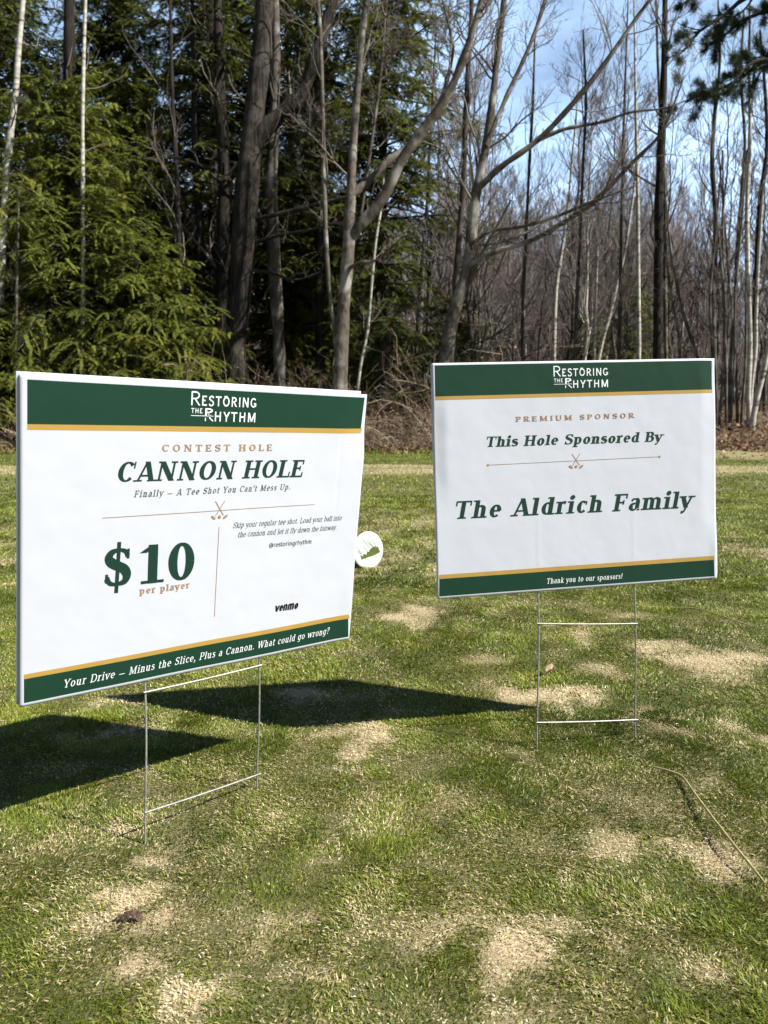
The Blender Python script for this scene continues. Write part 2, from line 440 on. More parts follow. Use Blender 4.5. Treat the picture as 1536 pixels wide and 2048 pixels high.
def grass_batch(mb, n, y0, y1, L, Wd, lie=1.0, power=1.0, crumb=False):
    x, y = scatter(n, y0, y1, power=power)
    d = deadness(x, y)
    keep = (RNG.random(n) > 0.40 * d) & (RNG.random(n) > woodness(x, y))
    if crumb: keep = RNG.random(n) < d * 1.2 - .15
    x, y, d = x[keep], y[keep], d[keep]; n = len(x)
    clump = fbm(x * 14, y * 14, 81, 3); clump2 = fbm(x * 3.5, y * 3.5, 91, 3)
    straw = RNG.random(n) < (0.08 + 0.80 * d ** 1.0 + .60 * (fbm(x * 32, y * 26, 111, 3) - .46) + .45 * (fbm(x * 10, y * 8, 121, 3) - .48))
    if crumb: straw[:] = True
    ht = L * (0.55 + 0.75 * RNG.random(n)) * (0.30 + 1.40 * clump) * (1 - 0.35 * d)
    az = fbm(x * 5, y * 5, 101, 2) * 4 * pi + RNG.normal(0, 1.1, n)
    lean = np.where(straw, RNG.uniform(0.7, 1.5, n), np.abs(RNG.normal(0.62, 0.38, n))) * lie
    lean = np.clip(lean, 0, 1.48)
    dr = np.stack([np.cos(az) * np.sin(lean), np.sin(az) * np.sin(lean), np.cos(lean)], -1)
    sa = az + pi / 2 + RNG.normal(0, .5, n)
    side = np.stack([np.cos(sa), np.sin(sa), RNG.normal(0, .25, n)], -1)
    bend = np.stack([np.cos(az) * .25, np.sin(az) * .25, -np.abs(RNG.normal(.08, .1, n))], -1)
    z = ground_z(x, y) - 0.001 + np.where(straw, RNG.random(n) * .005, 0)
    base = np.stack([x, y, z], -1)
    var = np.where(straw, 0.53 + 0.47 * np.clip(RNG.normal(.45, .26, n) + (d - .4) * .3, 0, 1), np.clip(RNG.normal(.24, .14, n) + (clump2 - .5) * .60 + (clump - .5) * .25, 0, .47))
    wd = Wd * (0.6 + 0.8 * RNG.random(n))
    mb.blades(base, dr, side, ht * np.where(straw, .68, 1.0), wd, bend, var)

gm = MB()
grass_batch(gm, 540000, 0.55, 1.7, 0.0085, 0.00125)
grass_batch(gm, 380000, 1.6, 3.2, 0.0108, 0.0020)
grass_batch(gm, 70000, 0.55, 1.7, 0.0050, 0.0011, crumb=True)
grass_batch(gm, 70000, 1.6, 3.2, 0.0065, 0.0016, crumb=True)
grass_batch(gm, 210000, 3.0, 7.0, 0.020, 0.0046)
grass_batch(gm, 170000, 6.5, 17.6, 0.026, 0.0085)
grass_batch(gm, 16000, 16.0, 17.5, 0.11, 0.011)
go = gm.build('grass', M_grass)
tag(go, None, None, kind='stuff')
go['label'] = 'short patchy spring turf, half green and half straw'

# ------------------------------------------------------------------ lettering: a small stroke alphabet with serifs
# commands: V/v thick/thin stem x y0 y1 (serif flags bottom, top: 0 none 1 both 2 left 3 right), H bar x0 x1 y, D/d thick/thin diagonal,
# A arc of outer box x0 x1 y0 y1 from a0 to a1, C spline of (x y weight), k arm tick x y0 y1, S serif x y, P dot x y
X = 0.71
GL = {
 'A': (.96, "D .47 1 .82 0|d .46 1 .14 0|H .26 .68 .33|S .14 0|S .82 0"),
 'B': (.86, "V .22 0 1 2 2|H .22 .47 1|H .22 .47 .53m|H .22 .5 0|A .12 .76 .49 1 -90 90|A .1 .84 0 .56 -90 90"),
 'C': (.90, "A .07 .9 0 1 42 318|k .80 .66 1"),
 'D': (.98, "V .22 0 1 2 2|H .22 .5 1|H .22 .5 0|A .06 .94 0 1 -90 90"),
 'E': (.84, "V .22 0 1 2 2|H .22 .76 0|H .22 .72 1|H .22 .56 .52m|k .74 0 .28|k .70 .74 1|k .56 .39 .65"),
 'F': (.80, "V .22 0 1 1 2|H .22 .72 1|H .22 .56 .50m|k .70 .72 1|k .56 .37 .63"),
 'G': (.96, "A .07 .92 0 1 42 335|v .80 .1 .46 0 0|H .56 .82 .46"),
 'H': (1.04, "V .22 0 1 1 1|V .80 0 1 1 1|H .22 .80 .52m"),
 'I': (.46, "V .23 0 1 1 1"),
 'L': (.80, "V .22 0 1 2 1|H .22 .76 0|k .74 0 .32"),
 'M': (1.24, "v .20 0 1 1 2|D .22 1 .58 0.06|d .58 .06 .98 1|V 1.0 0 1 1 3"),
 'N': (1.06, "v .20 0 1 1 2|D .22 1 .84 0|v .84 0 1 0 1"),
 'O': (1.02, "A .07 .95 0 1 0 360"),
 'P': (.82, "V .22 0 1 1 2|H .22 .5 1|H .22 .5 .46m|A .14 .80 .42 1 -90 90"),
 'R': (.92, "V .22 0 1 1 2|H .22 .5 1|H .22 .5 .48m|A .14 .80 .44 1 -90 90|D .46 .47 .80 0|S .86 0"),
 'S': (.80, "C .68 .80 .1 .58 .93 .1 .42 .955 0 .24 .90 .45 .165 .76 .8 .24 .63 1 .42 .53 1 .60 .43 1 .67 .27 .85 .60 .11 .5 .42 .045 0 .24 .07 .1 .13 .21 .15|k .68 .72 .98|k .13 .02 .30"),
 'T': (.90, "V .45 0 1 1 0|H .06 .84 1|k .07 .72 1|k .83 .72 1"),
 'U': (1.0, "V .22 .34 1 0 1|v .82 .34 1 0 1|C .22 .36 1 .245 .17 .8 .36 .05 .3 .53 .04 .1 .68 .06 .1 .79 .17 .1 .82 .36 0"),
 'W': (1.30, "D .12 1 .38 0|d .38 0 .65 1|D .65 1 .92 0|d .92 0 1.18 1|S .12 1|S .65 1|S 1.18 1"),
 'Y': (.88, "D .12 1 .45 .42|d .78 1 .45 .42|V .45 0 .45 1 0|S .12 1|S .78 1"),
 'a': (.68, "C .15 .55 .3 .2 .65 .2 .34 .675 0 .46 .63 .7 .5 .5 1 .5 .3 1 .5 .12 1|C .5 .41 0 .32 .4 .1 .17 .34 .6 .14 .17 1 .24 .04 .3 .36 .04 .1 .5 .18 .1|H .5 .66 0"),
 'b': (.76, "V .2 0 1 0 2|A .08 .70 0 .71 -140 140"),
 'c': (.63, "A .06 .64 0 .71 45 318|k .54 .47 .67"),
 'd': (.76, "V .56 0 1 3 2|A .06 .68 0 .71 40 320"),
 'e': (.68, "A .06 .66 0 .71 0 312|H .12 .60 .36m"),
 'f': (.46, "V .2 0 .80 1 0|C .2 .78 1 .23 .92 .5 .34 .965 .1 .46 .93 .4|H .06 .42 .71"),
 'g': (.74, "V .55 -.08 .71 0 3|A .06 .67 0 .71 40 320|C .55 -.06 1 .50 -.2 .5 .34 -.26 .1 .16 -.22 .35"),
 'h': (.78, "V .2 0 1 1 2|C .2 .52 0 .32 .65 .1 .44 .665 .3 .55 .57 .9 .565 .4 1|V .565 0 .42 1 0"),
 'i': (.40, "V .2 0 .71 1 2|P .2 .93"),
 'k': (.74, "V .2 0 1 1 2|d .24 .30 .56 .70|D .36 .43 .60 0|S .58 .71|S .64 0"),
 'l': (.40, "V .2 0 1 1 2"),
 'm': (1.16, "V .2 0 .71 1 2|C .2 .52 0 .32 .65 .1 .44 .665 .3 .55 .57 .9 .565 .4 1|V .565 0 .42 1 0|C .565 .52 0 .69 .65 .1 .81 .665 .3 .92 .57 .9 .935 .4 1|V .935 0 .42 1 0"),
 'n': (.78, "V .2 0 .71 1 2|C .2 .52 0 .32 .65 .1 .44 .665 .3 .55 .57 .9 .565 .4 1|V .565 0 .42 1 0"),
 'o': (.74, "A .06 .68 0 .71 0 360"),
 'p': (.76, "V .2 -.28 .71 1 2|A .08 .70 0 .71 -140 140"),
 'r': (.55, "V .2 0 .71 1 2|C .2 .48 0 .30 .62 .2 .40 .665 .4 .51 .63 .8"),
 's': (.60, "C .49 .57 .1 .42 .655 .1 .30 .675 0 .18 .62 .6 .15 .53 .9 .22 .43 1 .36 .36 1 .48 .27 .95 .50 .15 .6 .42 .06 .2 .29 .035 0 .16 .06 .1 .1 .16 .15"),
 't': (.48, "V .2 .14 .90 0 0|H .06 .44 .71|C .2 .16 1 .225 .06 .5 .33 .035 .1 .44 .09 .1"),
 'u': (.78, "V .18 .22 .71 0 2|C .18 .25 1 .21 .08 .6 .33 .04 .1 .45 .08 .1 .56 .2 .1|V .56 0 .71 3 2"),
 'v': (.70, "D .10 .71 .35 0|d .60 .71 .35 0|S .10 .71|S .60 .71"),
 'w': (1.04, "D .10 .71 .31 0|d .31 0 .52 .71|D .52 .71 .73 0|d .73 0 .94 .71|S .10 .71|S .94 .71"),
 'y': (.70, "D .10 .71 .37 .02|d .62 .71 .30 -.16|C .31 -.14 .1 .24 -.23 .3 .12 -.25 .6|S .10 .71|S .62 .71"),
 '0': (.86, "A .07 .79 0 1 0 360"),
 '1': (.70, "V .38 0 1 4 0|d .12 .80 .38 .97"),
 '$': (.84, "C .68 .76 .2 .60 .89 .15 .42 .935 0 .24 .88 .45 .165 .75 .8 .24 .63 1 .42 .53 1 .60 .43 1 .68 .28 .9 .62 .12 .5 .42 .065 0 .24 .10 .15 .13 .24 .4|k .68 .70 .95|k .13 .12 .34|v .42 -.16 1.14 0 0"),
 '.': (.34, "P .16 .09"), ',': (.34, "P .18 .08|C .2 .06 .6 .18 -.1 .3 .08 -.2 0"), "'": (.28, "V .14 .66 1 0 0"),
 '-': (1.0, "H .06 .94 .30m"), ' ': (.42, ""), '!': (.38, "V .19 .34 1 0 0|P .19 .09"),
 '?': (.62, "C .1 .78 .3 .16 .93 .3 .32 .965 .1 .48 .88 .9 .48 .72 1 .36 .58 .8 .30 .46 .6 .30 .34 .6|P .3 .09"),
 '@': (1.1, "A .05 1.02 -.2 .9 -40 290|A .27 .76 .1 .62 0 360|v .74 .1 .62 0 0|C .74 .14 0 .80 .06 0 .92 .08 0 .98 .22 0"),
}
def spline(P, n=8):
    P = np.asarray(P, float); Q = np.vstack([2 * P[0] - P[1], P, 2 * P[-1] - P[-2]]); out = []
    for i in range(1, len(Q) - 2):
        for t_ in np.linspace(0, 1, n, endpoint=False):
            p0, p1, p2, p3 = Q[i - 1:i + 3]
            out.append(.5 * ((2 * p1) + (-p0 + p2) * t_ + (2 * p0 - 5 * p1 + 4 * p2 - p3) * t_ ** 2 + (-p0 + 3 * p1 - 3 * p2 + p3) * t_ ** 3))
    out.append(P[-1]); return np.array(out)

def ribbon(P, w):
    P = np.asarray(P, float); w = np.broadcast_to(w, (len(P),))
    T = np.gradient(P, axis=0); T /= np.maximum(np.linalg.norm(T, axis=1, keepdims=True), 1e-9)
    Nn = np.stack([-T[:, 1], T[:, 0]], -1) * w[:, None] / 2
    V = np.empty((len(P) * 2, 2)); V[0::2] = P + Nn; V[1::2] = P - Nn
    i = np.arange(len(P) - 1) * 2
    return V, np.stack([i + 1, i + 3, i + 2, i], -1)

def glyph(ch, T, t, serif):
    """list of (V2, quads) strokes in cap-height units, and the advance"""
    adv, spec = GL[ch]; out = []
    sl = T * .5 + .115
    def rect(x0, x1, y0, y1): out.append((np.array([[x0, y0], [x1, y0], [x1, y1], [x0, y1]]), np.array([[0, 1, 2, 3]])))
    def ser(x, y, flag, w):
        if not serif or not flag: return
        l = w / 2 + .115; a = x - l if flag in (1, 2, 4) else x - w / 2; b = x + l if flag in (1, 3, 4) else x + w / 2
        if flag == 4: a -= .06; b += .06
        top = y > .3
        rect(a, b, y - t * .9 if top else y, y if top else y + t * .9)
    for st in filter(None, spec.split('|')):
        p = st.split(); c = p[0]; mid = p[-1].endswith('m')
        v = [float(q.rstrip('m')) for q in p[1:]]
        if c in 'Vv':
            w = T if c == 'V' else t * 1.15
            rect(v[0] - w / 2, v[0] + w / 2, v[1], v[2]); ser(v[0], v[1], int(v[3]), w); ser(v[0], v[2], int(v[4]), w)
        elif c == 'H':
            y = v[2]; y = y if mid else (t / 2 if y == 0 else y - t / 2); rect(min(v[0], v[1]), max(v[0], v[1]), y - t / 2, y + t / 2)
        elif c in 'Dd':
            w = (T if c == 'D' else t * 1.2); dx = v[2] - v[0]; dy = v[3] - v[1]; hw = w * math.hypot(dx, dy) / abs(dy) / 2
            out.append((np.array([[v[0] - hw, v[1]], [v[0] + hw, v[1]], [v[2] + hw, v[3]], [v[2] - hw, v[3]]]), np.array([[0, 1, 2, 3]] if dy > 0 else [[3, 2, 1, 0]])))
        elif c == 'A':
            a = np.radians(np.linspace(v[4], v[5], max(8, int(abs(v[5] - v[4]) / 9))))
            cx_, cy_ = (v[0] + v[1]) / 2, (v[2] + v[3]) / 2; rx, ry = (v[1] - v[0]) / 2 - T / 2, (v[3] - v[2]) / 2 - t / 2
            out.append(ribbon(np.stack([cx_ + rx * np.cos(a), cy_ + ry * np.sin(a)], -1), t + (T - t) * np.abs(np.cos(a)) ** 1.4))
        elif c == 'C':
            q = spline(np.array(v).reshape(-1, 3)); out.append(ribbon(q[:, :2], t + (T - t) * np.clip(q[:, 2], 0, 1)))
        elif c == 'k' and serif: rect(v[0] - t * .35, v[0] + t * .45, v[1], v[2])
        elif c == 'S' and serif: ser(v[0], v[1], 1, T * .8)
        elif c == 'P':
            r = max(T * .62, .075); a = np.linspace(0, 2 * pi, 13)[:-1]
            vv = np.vstack([[v[0], v[1]], np.stack([v[0] + r * np.cos(a), v[1] + r * np.sin(a)], -1)])
            out.append((vv, np.array([[0, 1 + i, 1 + (i + 1) % 12] for i in range(12)])))
    return out, adv

def text_strokes(s, u0, v0, u1, v1, cap, T=.14, t=.075, slant=0.0, track=0.0, serif=True, small=None):
    """strokes of a line of lettering in panel metres (u right, v down) spanning u0..u1 on its baseline"""
    strokes = []; x = 0.0
    for i, ch in enumerate(s):
        k = 1.0
        if small and ch.isalpha() and not (i == 0): k = small
        gs, adv = glyph(ch, T / k if small and k != 1 else T, t / k if small and k != 1 else t, serif)
        for V2, Q in gs: strokes.append((V2 * k + np.array([x, 0]), Q))
        x += adv * k + track
    x -= track
    allx = np.concatenate([q[0][:, 0] for q in strokes]); a, b = allx.min(), allx.max()
    sx = (u1 - u0) / (b - a)
    out = []
    for V2, Q in strokes:
        fx = (V2[:, 0] - a) * sx; base = v0 + (v1 - v0) * fx / (u1 - u0)
        out.append((np.stack([u0 + fx + slant * V2[:, 1] * cap, base - V2[:, 1] * cap], -1), Q))
    return out

def line_strokes(pts, w):
    """a printed line, cut short enough to follow the board's bends"""
    pts = np.asarray(pts, float); P = [pts[:1]]
    for p, q in zip(pts[:-1], pts[1:]):
        n = max(1, int(np.linalg.norm(q - p) / .006)); P.append(p + (q - p) * (np.arange(1, n + 1) / n)[:, None])
    return [ribbon(np.vstack(P), w)]

def disc_strokes(u, v, rx, ry=None, rot=0.0, n=20):
    ry = ry or rx; a = np.linspace(0, 2 * pi, n + 1)[:-1]
    p = np.stack([rx * np.cos(a), ry * np.sin(a)], -1); c, s_ = cos(rot), sin(rot)
    p = p @ np.array([[c, s_], [-s_, c]])
    V2 = np.vstack([[0, 0], p]) + [u, v]
    return [(V2, np.array([[0, 1 + (i + 1) % n, 1 + i] for i in range(n)]))]

# ------------------------------------------------------------------ yard signs
PW_, PH_ = 0.6096, 0.4572
class Panel:
    def __init__(s, A, B, T, warp, origin):
        s.A = np.array(A); s.B = np.array(B); s.T = np.array(T); s.O = np.asarray(origin); s.warp = warp
        s.Nn = -np.cross(s.A, s.B); s.Nn /= np.linalg.norm(s.Nn)
        if s.Nn[1] > 0: s.Nn = -s.Nn            # towards the viewer
    def P(s, u, v, h=0.0, warp=True):
        u = np.asarray(u, float); v = np.asarray(v, float)
        w = s.warp(u, v) if warp else 0.0
        return s.T + u[..., None] * s.A + v[..., None] * s.B + (np.asarray(h) + w)[..., None] * s.Nn - s.O

def grid_sheet(p, u0, u1, v0, v1, h, nu, nv):
    """front-facing sheet; u0,u1 are callables of v or numbers"""
    vv = np.linspace(0, 1, nv); uu = np.linspace(0, 1, nu)
    Vv = np.broadcast_to(vv[:, None], (nv, nu)); Uu = np.broadcast_to(uu[None, :], (nv, nu))
    ul = u0[0] + (u0[1] - u0[0]) * Vv; ur = u1[0] + (u1[1] - u1[0]) * Vv
    U = ul + (ur - ul) * Uu
    vt = v0[0] + (v0[1] - v0[0]) * Uu; vb = v1[0] + (v1[1] - v1[0]) * Uu
    Vg = vt + (vb - vt) * Vv
    P3 = p.P(U, Vg, h)
    ii = (np.arange(nv - 1)[:, None] * nu + np.arange(nu - 1)[None, :]).ravel()
    return P3.reshape(-1, 3), np.stack([ii, ii + nu, ii + nu + 1, ii + 1], -1)

def board(name, p, corners, h0, h1, parent, nu=150, nv=110, lift=None):
    """corrugated plastic board between two offsets from the panel's surface; corners TL, TR, BR, BL in (u, v)"""
    (a, b, c, d) = corners
    vv = np.linspace(0, 1, nv)[:, None]; uu = np.linspace(0, 1, nu)[None, :]
    U = (a[0] * (1 - uu) + b[0] * uu) * (1 - vv) + (d[0] * (1 - uu) + c[0] * uu) * vv
    Vg = (a[1] * (1 - uu) + b[1] * uu) * (1 - vv) + (d[1] * (1 - uu) + c[1] * uu) * vv
    Ff = p.P(U, Vg, h1).reshape(-1, 3); Bk = p.P(U, Vg, h0).reshape(-1, 3)
    n = nu * nv
    ii = (np.arange(nv - 1)[:, None] * nu + np.arange(nu - 1)[None, :]).ravel()
    front = np.stack([ii, ii + nu, ii + nu + 1, ii + 1], -1); back = front[:, ::-1] + n
    rim = np.concatenate([np.arange(nu), np.arange(1, nv) * nu + nu - 1, (nv - 1) * nu + np.arange(nu - 2, -1, -1), np.arange(nv - 2, 0, -1) * nu])
    r2 = np.roll(rim, -1)
    sides = np.stack([rim, r2, r2 + n, rim + n], -1)
    midx = np.concatenate([np.zeros(len(front) + len(back)), np.ones(len(sides))])
    return mesh_obj(name, np.vstack([Ff, Bk]), [front, back, sides], None, parent, None, False, mats=[M_white, M_edge], midx=midx)

def put(name, p, strokes, mat, parent, h=0.00045, label=None):
    V, F3, F4 = [], [], []; n = 0
    for i, (V2, Q) in enumerate(strokes):
        V.append(p.P(V2[:, 0], V2[:, 1], h + 0.000012 * (i % 24)))
        (F3 if Q.shape[1] == 3 else F4).append(Q + n); n += len(V2)
    o = mesh_obj(name, np.concatenate(V), [np.concatenate(f) for f in (F3, F4) if f], mat, parent)
    if label: o['label'] = label
    return o

def rod(pts, r, m=10):
    P = np.asarray(pts, float)[None]; mb = MB(); mb.tubes(P, np.full((1, P.shape[1]), r), m); return mb

def clubs(u, v, s):
    """two crossed golf clubs over a ball"""
    st = []
    st += line_strokes([(u - .36 * s, v - .62 * s), (u + .30 * s, v + .34 * s)], .045 * s)
    st += line_strokes([(u + .36 * s, v - .62 * s), (u - .30 * s, v + .34 * s)], .045 * s)
    st += disc_strokes(u + .46 * s, v + .45 * s, .20 * s, .085 * s, radians(-32))
    st += disc_strokes(u - .46 * s, v + .45 * s, .20 * s, .085 * s, radians(32))
    st += disc_strokes(u, v + .44 * s, .115 * s)
    return st

def logo(p, par, ub, dv=0.0):
    white = []
    def sans(s, a, b, v, cap, T, **k): return text_strokes(s, a, v, b, v, cap, T, T, 0, .10, False, **k)
    white += text_strokes('R', .2503, .0305, .2660, .0305, .0208, .10, .10, 0, 0, False)
    white += sans('ESTORING', .2690, .3675, .0305, .0150, .15)
    # a small heart notch in the O
    white += disc_strokes(.3012 + .0082, .0305 - .0148, .0018, .0013, .5) + disc_strokes(.3012 + .0104, .0305 - .0148, .0018, .0013, -.5)
    white += sans('THE', .2508, .2700, .0421, .0074, .16)
    white += line_strokes([(.2506, .0458), (.2780, .0458), (.2796, .0474), (.2812, .0412), (.2830, .0502), (.2846, .0440), (.2858, .0458), (.2895, .0458)], .0009)
    white += text_strokes('P', .2748, .0460, .2882, .0460, .0118, .17, .17, 0, 0, False)
    white += line_strokes([(.2757, .0486), (.2757, .0536)], .0018) + line_strokes([(.2822, .0476), (.2890, .0536)], .0019)
    white += sans('HYTHM', .2920, .3675, .0537, .0150, .15)
    put('logo_lettering', p, white, M_letter, par, .0006 + dv)

def make_sign(name, label, A, B, T, warp, corners, rear, feet, legs_u, rungs, bands, build_text):
    f0, f1 = np.array(feet[0]), np.array(feet[1])
    org = np.array([(f0[0] + f1[0]) / 2, (f0[1] + f1[1]) / 2, 0.0])
    root = thing(name, label, 'sign', org)
    p = Panel(A, B, T, warp, org)
    pan = board('panel', p, corners, -.004, 0.0, root)
    rr = board('rear_panel', p, rear, -.0086, -.0046, root, 40, 30)
    # printed bands
    for nm, m, (ul, ur), vt, vb in bands:
        V_, F_ = grid_sheet(p, ul, ur, vt, vb, .00022, 150, 14)
        mesh_obj(nm, V_, [F_], m, pan)
    build_text(p, pan)
    # wire stake: legs slide up inside the board, cross wires welded to the front of the legs
    stake = bpy.data.objects.new('wire_stake', None); stake.empty_display_size = .05; C.objects.link(stake); stake.parent = root
    ends = []
    for (u, vtop), ft, hh in zip(legs_u, (f0, f1), (-.0043, -.0043)):
        inside = p.P(np.array(u), np.array(.30), -.0043); top = p.P(np.array(u), np.array(vtop), -.0043)
        foot = np.array([ft[0], ft[1], 0]) - org
        below = foot + (foot - top) * .12
        k = np.linspace(0, 1, 12)[:, None]
        bow = (top * (1 - k) + foot * k) + np.array([0.0015, 0, 0]) * np.sin(k * pi * 1.5)
        rod(np.vstack([inside, bow, below]), .0017).build('leg', M_wire, stake, True)
        ends.append((top, foot))
    for fa, fb in rungs:
        a = ends[0][0] * (1 - fa) + ends[0][1] * fa; b = ends[1][0] * (1 - fb) + ends[1][1] * fb
        off = p.Nn * .0034
        d = (b - a) / np.linalg.norm(b - a)
        k = np.linspace(0, 1, 14)[:, None]
        q = (a - d * .004) * (1 - k) + (b + d * .004) * k + off + np.array([0, 0, -.0012]) * np.sin(k * pi)
        rod(q, .0016).build('cross_wire', M_wire, stake, True)
    return root

def warpL(u, v):
    w = .0010 * np.sin(u * 9 + 1) * np.sin(v * 7 + .5) + .0006 * np.sin(u * 23 + v * 11) + (fbm(u * 30, v * 30, 5, 3) - .5) * .0009
    cr = np.exp(-((u - .553 - .004 * (v - .1)) / .0016) ** 2) * sm(.035, .07, v) * (1 - sm(.20, .27, v)) * .0007
    # top right corner bends back, lower right film lifts
    w = w - .006 * sm(.545, .61, u) * (1 - sm(.05, .12, v))
    w = w + .002 * sm(.57, .61, u) * sm(.30, .38, v)
    return w - cr

def warpR(u, v):
    w = .0012 * np.sin(u * 8 + 2) * np.sin(v * 6 + .2) + (fbm(u * 28, v * 28, 15, 3) - .5) * .0010
    for c in (.2125, .219, .421, .428):
        w = w + np.exp(-((u - c) / .0014) ** 2) * sm(.29, .33, v) * (1 - sm(.40, .44, v)) * .0004
    w = w - .005 * sm(.572, .61, u) * (1 - sm(.03, .12, v) * .5) * (1 - sm(.3, .38, v)) + .0015 * sm(.59, .61, u) * sm(.36, .4, v)
    w = w - .004 * (1 - sm(0, .03, u)) * sm(.05, .12, v) * (1 - sm(.2, .3, v))
    return w

BANDS = lambda L: [
    ('header_band', M_green, L[0], L[1][0], L[1][1]),
    ('gold_stripe', M_gold, L[0], L[1][1], L[1][2]),
    ('gold_stripe', M_gold, L[2], L[3][0], L[3][1]),
    ('footer_band', M_green, L[2], L[3][1], L[3][2])]

def text_left(p, par):
    logo(p, par, .25)
    b = []
    put('heading_lettering', p, text_strokes('CONTEST HOLE', .2050, .0998, .4048, .0992, .0102, .21, .09, 0, .36), M_bronze, par)
    put('title_lettering', p, text_strokes('CANNON HOLE', .1343, .1432, .4700, .1441, .0290, .235, .085, .20, .03), M_ink, par)
    put('tagline_lettering', p, text_strokes("Finally - A Tee Shot You Can't Mess Up.", .1621, .1664, .4468, .1651, .0098, .15, .085, .22, .15), M_grey, par)
    put('rule_line', p, line_strokes([(.1146, .1944), (.5022, .1934)], .0008), M_bronze, par)
    put('club_emblem', p, clubs(.3097, .1936, .0245), M_bronze, par, .0006)
    put('divider_line', p, line_strokes([(.3101, .2204), (.3098, .3698)], .0009), M_bronze, par)
    put('price_lettering', p, text_strokes('$', .1174, .2985, .1600, .2985, .0590, .25, .09, .04, 0) + text_strokes('10', .1733, .2990, .2674, .3010, .0600, .245, .085, 0, .02), M_ink, par)
    put('price_note_lettering', p, text_strokes('per player', .1747, .3146, .2608, .3151, .0105, .21, .09, 0, .12), M_bronze, par)
    put('body_lettering', p, text_strokes('Skip your regular tee shot. Load your ball into', .3365, .2244, .5672, .2250, .0092, .11, .07, .22, .0)
        + text_strokes('the cannon and let it fly down the fairway.', .3470, .2403, .5568, .2418, .0092, .11, .07, .22, .0), M_grey, par)
    put('handle_lettering', p, text_strokes('@restoringrhythm', .4108, .2625, .5011, .2627, .0080, .12, .11, 0, -.03, False), M_grey, par)
    put('payment_lettering', p, text_strokes('venmo', .4290, .3783, .4805, .3795, .0150, .27, .20, .22, -.05, False), M_black, par)
    put('footer_lettering', p, text_strokes('Your Drive - Minus the Slice, Plus a Cannon. What could go wrong?', .0594, .4406, .5580, .4387, .0122, .14, .075, .20, .10), M_letter, par, .0006)

def text_right(p, par):
    logo(p, par, .25)
    put('heading_lettering', p, text_strokes('PREMIUM SPONSOR', .1688, .1171, .4267, .1167, .0098, .21, .09, 0, .36), M_bronze, par)
    put('title_lettering', p, text_strokes('This Hole Sponsored By', .1050, .1643, .4890, .1664, .0200, .225, .085, .21, .05), M_ink, par)
    put('rule_line', p, line_strokes([(.1095, .1998), (.4808, .1976)], .0007), M_bronze, par)
    put('rule_dot', p, disc_strokes(.1095, .1998, .0022), M_bronze, par, .0006)
    put('rule_dot', p, disc_strokes(.4808, .1976, .0022), M_bronze, par, .0006)
    put('club_emblem', p, clubs(.2966, .1996, .0245), M_bronze, par, .0006)
    put('sponsor_lettering', p, text_strokes('The Aldrich Family', .0365, .3021, .5570, .3055, .0345, .22, .085, .21, .09), M_ink, par)
    put('footer_lettering', p, text_strokes('Thank you to our sponsors!', .2283, .4426, .3935, .4431, .0108, .16, .07, .20, .08), M_letter, par, .0006)

make_sign('yard_sign', 'white corrugated sign with a $10 price, turned sharply, nearer of the two signs',
    [.7342, .6445, -.0209], [-.0903, .0743, -1.0161], [-.4748, 1.012, .7225], warpL,
    [(0, 0), (PW_, 0), (PW_, PH_), (0, PH_)], [(-.0030, -.0035), (PW_ - .012, -.0052), (PW_ + .0005, PH_ - .006), (-.0030, PH_ - .003)],
    [(-.375, 1.137), (-.229, 1.319)], [(.1909, .4558), (.4056, .4547)], [(.072, .068), (.80, .88)],
    BANDS([((.0090, .0088), (.6040, .6008)), ((.0059, .0055), (.0633, .0606), (.0706, .0690)), ((.0052, .0052), (.6030, .6070)), ((.4096, .4076), (.4164, .4158), (.4518, .4519))]), text_left)
make_sign('yard_sign', 'white corrugated sign thanking the Aldrich family, smaller in view, facing nearly straight on',
    [.9765, .1808, .0306], [.0285, -.0572, -1.0044], [.0926, 1.5023, .7739], warpR,
    [(0, 0), (PW_, 0), (PW_, PH_), (0, PH_)], [(-.001, .001), (PW_ + .0012, .0015), (PW_ + .0045, PH_ - .003), (.0012, PH_ - .003)],
    [(.313, 1.493), (.532, 1.55)], [(.2121, .458), (.424, .4604)], [(.20, .245), (.83, .88)],
    BANDS([((.0054, .0049), (.6031, .6029)), ((.0043, .0045), (.0639, .0638), (.0709, .0707)), ((.0045, .0034), (.6032, .6044)), ((.4099, .4089), (.4179, .4174), (.4523, .4519))]), text_right)

